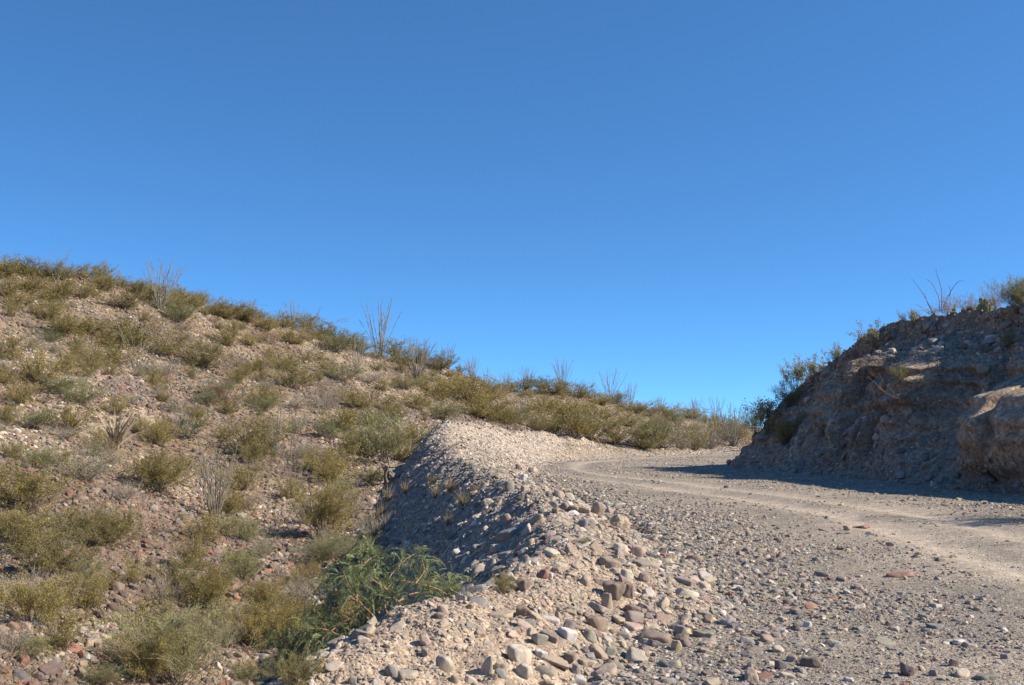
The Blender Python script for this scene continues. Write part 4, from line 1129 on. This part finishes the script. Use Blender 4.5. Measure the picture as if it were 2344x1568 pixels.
# ---- shrubs of the berm
for x, y, w, h, k, lb in ((1155, 1362, 50, 50, 'N', 'olive creosote sprig growing at the berm end among cobbles'), (1335, 1252, 26, 20, 'G', 'tiny green weed beside the earth clods'), (990, 1108, 20, 22, 'C', 'small yellow green weed on the shaded berm face'), (800, 1185, 90, 70, 'D', 'leafless grey shrub at the foot of the shaded berm face'),
                          (1258, 1160, 20, 12, 'D', 'tiny dry twigs on the berm top'), (850, 1110, 60, 40, 'G', 'feathery green shrub beside the gnarled dead root')):
    p = hit(x * K, y * K); D = np.linalg.norm(p - EYE); put_bush(p - [0, 0, .02], w * K / F * D, h * K / F * D, k, 'stone', lb)
for i, (x, y, h, ph) in enumerate(((997, 1142, 40, 'straw grass tuft high on the shaded berm face'), (1030, 1128, 40, 'straw grass tuft touching the highest one'), (1060, 1160, 46, 'fullest straw grass tuft by the olive cobble'), (1086, 1132, 26, 'small straw grass tuft near the berm crest'),
                                   (1026, 1208, 34, 'lone straw grass tuft on the lower shaded face'), (888, 1148, 40, 'straw grass tuft near the gnarled dead root'), (870, 1190, 50, 'thin straw grass tuft at the foot of the berm'), (928, 1130, 34, 'pale wispy grass tuft below the dead root'))):
    p = hit(x * K, y * K); D = np.linalg.norm(p - EYE); L = h * K / F * D
    tag(link('grass_tuft', strap(30 + i, 90, L * 1.1, .75, (0, 0, .2), L * .022, M_STRAW, 'grass_tuft'), None, p), ph, 'grass tuft', 'dry grass tufts on the berm')

# ---- the green mesquite in the gully behind the dirt crest
r = np.random.default_rng(77)
Y0 = 9.75
def c6(q, dep):
    out = []
    for i, (x, y) in enumerate(q):
        out.append(P((457.6 + x * .3287) * K, (1052.6 + y * .3287) * K, Y0 + dep * i / max(1, len(q) - 1)))
    q = np.array(out); t = np.linspace(0, len(q) - 1, 4 * len(q))
    d, _ = smooth_rows(q, len(t)) if len(q) > 2 else (np.stack([np.interp(t, range(len(q)), q[:, j]) for j in range(3)], 1), 0)
    return d
BR = [([(1215, 1230), (1170, 1110), (1110, 1050), (1090, 980), (1100, 880), (1125, 740), (1130, 640), (1185, 555)], .35, 1), ([(1090, 985), (1000, 930), (900, 880), (835, 840)], .1, .55), ([(1275, 1225), (1250, 1080), (1240, 980), (1290, 880), (1330, 800), (1420, 700), (1500, 650)], .75, .9),
      ([(1270, 1225), (1200, 1080), (1130, 1010), (1050, 900), (1000, 780)], -.3, .6), ([(1370, 1175), (1300, 1060), (1290, 960), (1380, 980), (1480, 1010), (1560, 1070)], .1, .8), ([(1370, 1175), (1370, 990), (1300, 900), (1400, 840), (1500, 860), (1620, 830), (1710, 790)], .7, .8),
      ([(1280, 1200), (1130, 1215), (1000, 1230), (880, 1180), (760, 1175), (640, 1190)], -.35, .8), ([(1100, 1065), (1000, 1130), (900, 1200), (800, 1290), (745, 1345)], -.25, .6), ([(1380, 985), (1480, 930), (1600, 920), (1740, 900), (1860, 890)], .4, .6), ([(1500, 860), (1560, 770), (1540, 680)], .3, .4),
      ([(1130, 740), (1180, 690), (1240, 660)], .2, .35), ([(1100, 880), (1010, 800), (960, 730)], .3, .4), ([(760, 1175), (690, 1260), (640, 1340)], -.2, .4), ([(1300, 900), (1200, 830), (1160, 790)], -.2, .4), ([(1280, 1215), (1150, 1290), (1000, 1320), (900, 1330)], -.3, .5), ([(640, 1190), (560, 1240), (500, 1300)], -.2, .35),
      ([(880, 1180), (820, 1080), (800, 1000)], .2, .45), ([(1740, 900), (1820, 940), (1900, 970)], .2, .5), ([(1560, 870), (1660, 900), (1760, 960), (1840, 980)], .1, .5), ([(1500, 1010), (1600, 980), (1700, 980)], .1, .4)]
mroot = P((457.6 + 1275 * .3287) * K, (1052.6 + 1225 * .3287) * K, Y0)
mo = link('mesquite', None, None, mroot)
fc_, fa_, fw_, fl_ = [], [], [], []
for pts, dep, th in BR:
    b = c6(pts, dep) - mroot
    T = Tubes(); T.add(b, .0115 * th + .002, .0022, 6)
    link('branch', T.mesh('branch', M_RED), mo)
    for _ in range(int(66 * (len(b) / 28) ** .6)):
        t = r.uniform(.30, 1.0) * (len(b) - 1); i = min(int(t), len(b) - 2)
        c = b[i] + (b[i + 1] - b[i]) * (t - i)
        d = unit(r.normal(size=3) * [1, .9, .6] + [0, 0, .15])
        L = r.uniform(.08, .19); start = c + r.normal(size=3) * [.07, .09, .05] + [0, .05, .02]
        n = 13; cur = start.copy(); side0 = unit(np.cross(d, r.normal(size=3)))
        for k in range(n):
            d = unit(d + np.array([0, 0, -.10])); cur = cur + d * L / n
            side = unit(side0 - d * (side0 @ d))
            for sg in (-1, 1):
                ax = unit(side * sg + d * .45 + r.normal(size=3) * .1)
                fc_.append(cur + ax * .014); fa_.append(ax); fw_.append(unit(np.cross(ax, np.cross(d, side)))); fl_.append(r.uniform(.024, .038) * (1 - .45 * abs(k / n - .4)))
fc_, fa_, fw_, fl_ = map(np.array, (fc_, fa_, fw_, fl_))
V, f = quads(fc_, fa_, unit(np.cross(fa_, fw_)), fl_, fl_ * .26)
cl = .7 + .7 * noise(fc_[:, 0] * 9, fc_[:, 1] * 9, fc_[:, 2] * 9, seed=5) + r.normal(size=len(fc_)) * .1
link('foliage', mesh('foliage', V, f, M_MESQ, False, np.repeat(np.clip(cl, .4, 1.6)[:, None] * np.array([[1, 1, 1]]), 4, 0)), mo)
tag(mo, 'green feathery mesquite with reddish branches sprawling behind the dirt crest of the berm', 'mesquite')

# ------------------------------------------------------------------ plants of the cut bank
def bput(x, y, w, h, k, lb):
    p, n = bank_hit(x * K, y * K); D = np.linalg.norm(p - EYE)
    return put_bush(p - [0, 0, .05], w * K / F * D, h * K / F * D, k, 'bank', lb)
for a in ((1752, 985, 80, 72, 'B', 'dense green shrub at the foot of the bank nose'), (1722, 975, 50, 60, 'G', 'feathery shrub beside the bank nose against the sky'), (1800, 930, 60, 60, 'G', 'feathery shrub on the bank nose'),
          (1815, 885, 66, 66, 'B', 'tall airy shrub on the sloping bank edge'), (1862, 872, 80, 55, 'B', 'wide olive shrub on the sloping bank edge'), (1908, 840, 44, 50, 'B', 'small upright shrub on the sloping bank edge'), (1955, 816, 28, 18, 'D', 'tiny dry twigs on the sloping bank edge'),
          (2006, 797, 80, 58, 'B', 'bluish leafy shrub standing alone on the bank edge'), (2085, 746, 40, 36, 'B', 'little sprig just below the bank top'), (2166, 714, 44, 44, 'R', 'rusty shrub at the ocotillo on the bank top'), (2212, 710, 46, 40, 'R', 'rusty shrub between ocotillo and prickly pear on the bank'),
          (2275, 705, 50, 52, 'R', 'rusty twiggy shrub behind the large prickly pear'), (2325, 712, 80, 70, 'H', 'large green feathery shrub on the bank top'), (2345, 715, 60, 62, 'G', 'pale green shrub at the end of the bank top'), (2313, 792, 60, 34, 'C', 'low creosote bush under the bank top'),
          (2250, 800, 30, 16, 'P', 'grey green tuft under the bank top'), (1792, 1015, 70, 64, 'C', 'shaded creosote bush low on the bank nose'), (2065, 905, 150, 84, 'E', 'bare sprawling dead shrub clinging to the bank face'), (2056, 872, 34, 38, 'G', 'green sprig rising from the dead shrub on the bank'),
          (2135, 715, 24, 16, 'D', 'dry twigs at the foot of the bank ocotillo'), (2240, 705, 22, 16, 'C', 'olive sprig beside the large prickly pear')):
    bput(*a)
p, n = bank_hit(2258 * K, 708 * K); D = np.linalg.norm(p - EYE); prickly(p, 48 * K / F * D, 32 * K / F * D, 15, 'large sunlit prickly pear on the bank top')
p, n = bank_hit(2184 * K, 709 * K); D = np.linalg.norm(p - EYE); prickly(p, 16 * K / F * D, 22 * K / F * D, 4, 'small dark prickly pear near the bank ocotillo')
# the few caned ocotillo of the bank top: canes from zoomed notes
bo, n = bank_hit(2138 * K, 717 * K); Db = bo[1]
o = link('ocotillo', None, None, bo)
sx_ = 410 / 1786 * .9153; gx = lambda x, y: ((1968 + x * sx_) * K, (585.8 + y * sx_) * K)
for q, dp in (([(805, 625), (740, 510), (690, 420), (630, 330), (560, 245)], -.3), ([(790, 625), (735, 510), (700, 400)], .4), ([(870, 600), (860, 470), (830, 390), (790, 310), (725, 250)], .5), ([(885, 600), (890, 400), (865, 280), (835, 190), (825, 130)], .1), ([(890, 600), (960, 440), (1010, 350), (1070, 280), (1130, 268)], -.5),
              ([(800, 630), (740, 590), (680, 565), (610, 520)], -.6), ([(760, 630), (700, 595), (620, 590), (540, 592)], -.9), ([(970, 440), (985, 390), (968, 330)], -.2)):
    pts = np.array([P(*gx(x, y), Db + .2 + dp * i / len(q)) for i, (x, y) in enumerate(q)]) - bo
    T = Tubes(); d, _ = smooth_rows(pts, 16); T.add(d, .017, .008, 5); link('cane', T.mesh('cane', M_CANE), o)
tag(o, 'few caned wide spreading ocotillo on top of the cut bank', 'ocotillo')
# bleached driftwood root on the sunlit ledge
p, n = bank_hit(2150 * K, 855 * K); D = np.linalg.norm(p - EYE)
o = tube_plant('dead_branch', root_paths(9)[:6], M_TWIG, p, .04, 'bleached dead branch lying on the sunlit ledge of the bank', 'dead branch'); o.scale = (.9, .9, .7)
for x, y, w, cn, ph in ((2136, 784, 24, 'grey', 'rounded grey boulder bedded under the bank top'), (2219, 790, 26, 'cream', 'sunlit pale boulder on the bank ledge'), (2138, 1106, 16, 'white', 'pale stone lying at the foot of the shaded bank'), (2252, 845, 30, 'greenish grey', 'grey boulder below the bank ledge'), (1900, 1105, 14, 'grey', 'grey stone at the foot of the bank'), (2036, 1108, 20, 'grey', 'bluish flat stone at the foot of the bank')):
    p, n = bank_hit(x * K, y * K); D = np.linalg.norm(p - EYE); s = w * K / F * D
    tag(put_stone(p + n * s * .15, s * 1.15, s, s * .8, 'r', PAL[cn], 1.0), ph, 'stone', 'stones on the cut bank')
# a mesquite beyond the frame edge whose thin shade crosses the road
for x, y, w, h in ((13.2, 20.6, 2.6, 3.2), (13.0, 15.6, 2.4, 3.0)):
    put_bush(np.array([x, y, H1(x, y)]), w, h, 'G', 'bank', 'tall green shrub below the bank at the near road edge' if y > 18 else 'tall green shrub nearer the road shoulder under the bank')
# ------------------------------------------------------------------ camera, sun and sky
cam = bpy.data.cameras.new('camera'); co = link('camera', cam)
cam.sensor_width = 36; cam.lens = F * 36 / W; cam.clip_end = 20000; cam.clip_start = .05
co.location = (0, 0, CAMZ); co.rotation_euler = (math.pi / 2 + TH, 0, 0)
SC.camera = co
SEL, SDX, SDY = math.radians(33), .978, -.21
ce = math.cos(SEL)
sd = Vector((SDX * ce, SDY * ce, math.sin(SEL))).normalized()
sun = bpy.data.lights.new('sun', 'SUN'); so = link('sun', sun)
sun.energy = 4.8; sun.angle = math.radians(.53); sun.color = (1.0, .91, .77)
so.rotation_euler = sd.to_track_quat('Z', 'Y').to_euler()
wd = bpy.data.worlds.new('World'); SC.world = wd; wd.use_nodes = True
wn = wd.node_tree
bg = wn.nodes['Background']
sk = wn.nodes.new('ShaderNodeTexSky'); sk.sky_type = 'NISHITA'; sk.sun_disc = False
sk.sun_elevation = SEL; sk.sun_rotation = math.atan2(SDX, SDY)
sk.altitude = 1500; sk.air_density = 1.0; sk.dust_density = 0.0; sk.ozone_density = 4.0
tc = wn.nodes.new('ShaderNodeTexCoord'); vm = wn.nodes.new('ShaderNodeVectorMath'); vm.operation = 'MULTIPLY_ADD'
vm.inputs[1].default_value = (1, 1, 1.75); vm.inputs[2].default_value = (0, 0, .09)
vn = wn.nodes.new('ShaderNodeVectorMath'); vn.operation = 'NORMALIZE'
wn.links.new(tc.outputs['Generated'], vm.inputs[0]); wn.links.new(vm.outputs[0], vn.inputs[0]); wn.links.new(vn.outputs[0], sk.inputs[0])
mc = wn.nodes.new('ShaderNodeMix'); mc.data_type = 'RGBA'; mc.blend_type = 'MULTIPLY'; mc.inputs[0].default_value = 1
mc.inputs[7].default_value = (.54, .93, 1.13, 1)
wn.links.new(sk.outputs[0], mc.inputs[6]); wn.links.new(mc.outputs[2], bg.inputs[0]); bg.inputs[1].default_value = .12
SC.view_settings.view_transform = 'Standard'; SC.view_settings.look = 'None'
SC.view_settings.exposure = .75; SC.view_settings.gamma = 1
SC.cycles.max_bounces = 6; SC.cycles.diffuse_bounces = 4; SC.cycles.transparent_max_bounces = 8
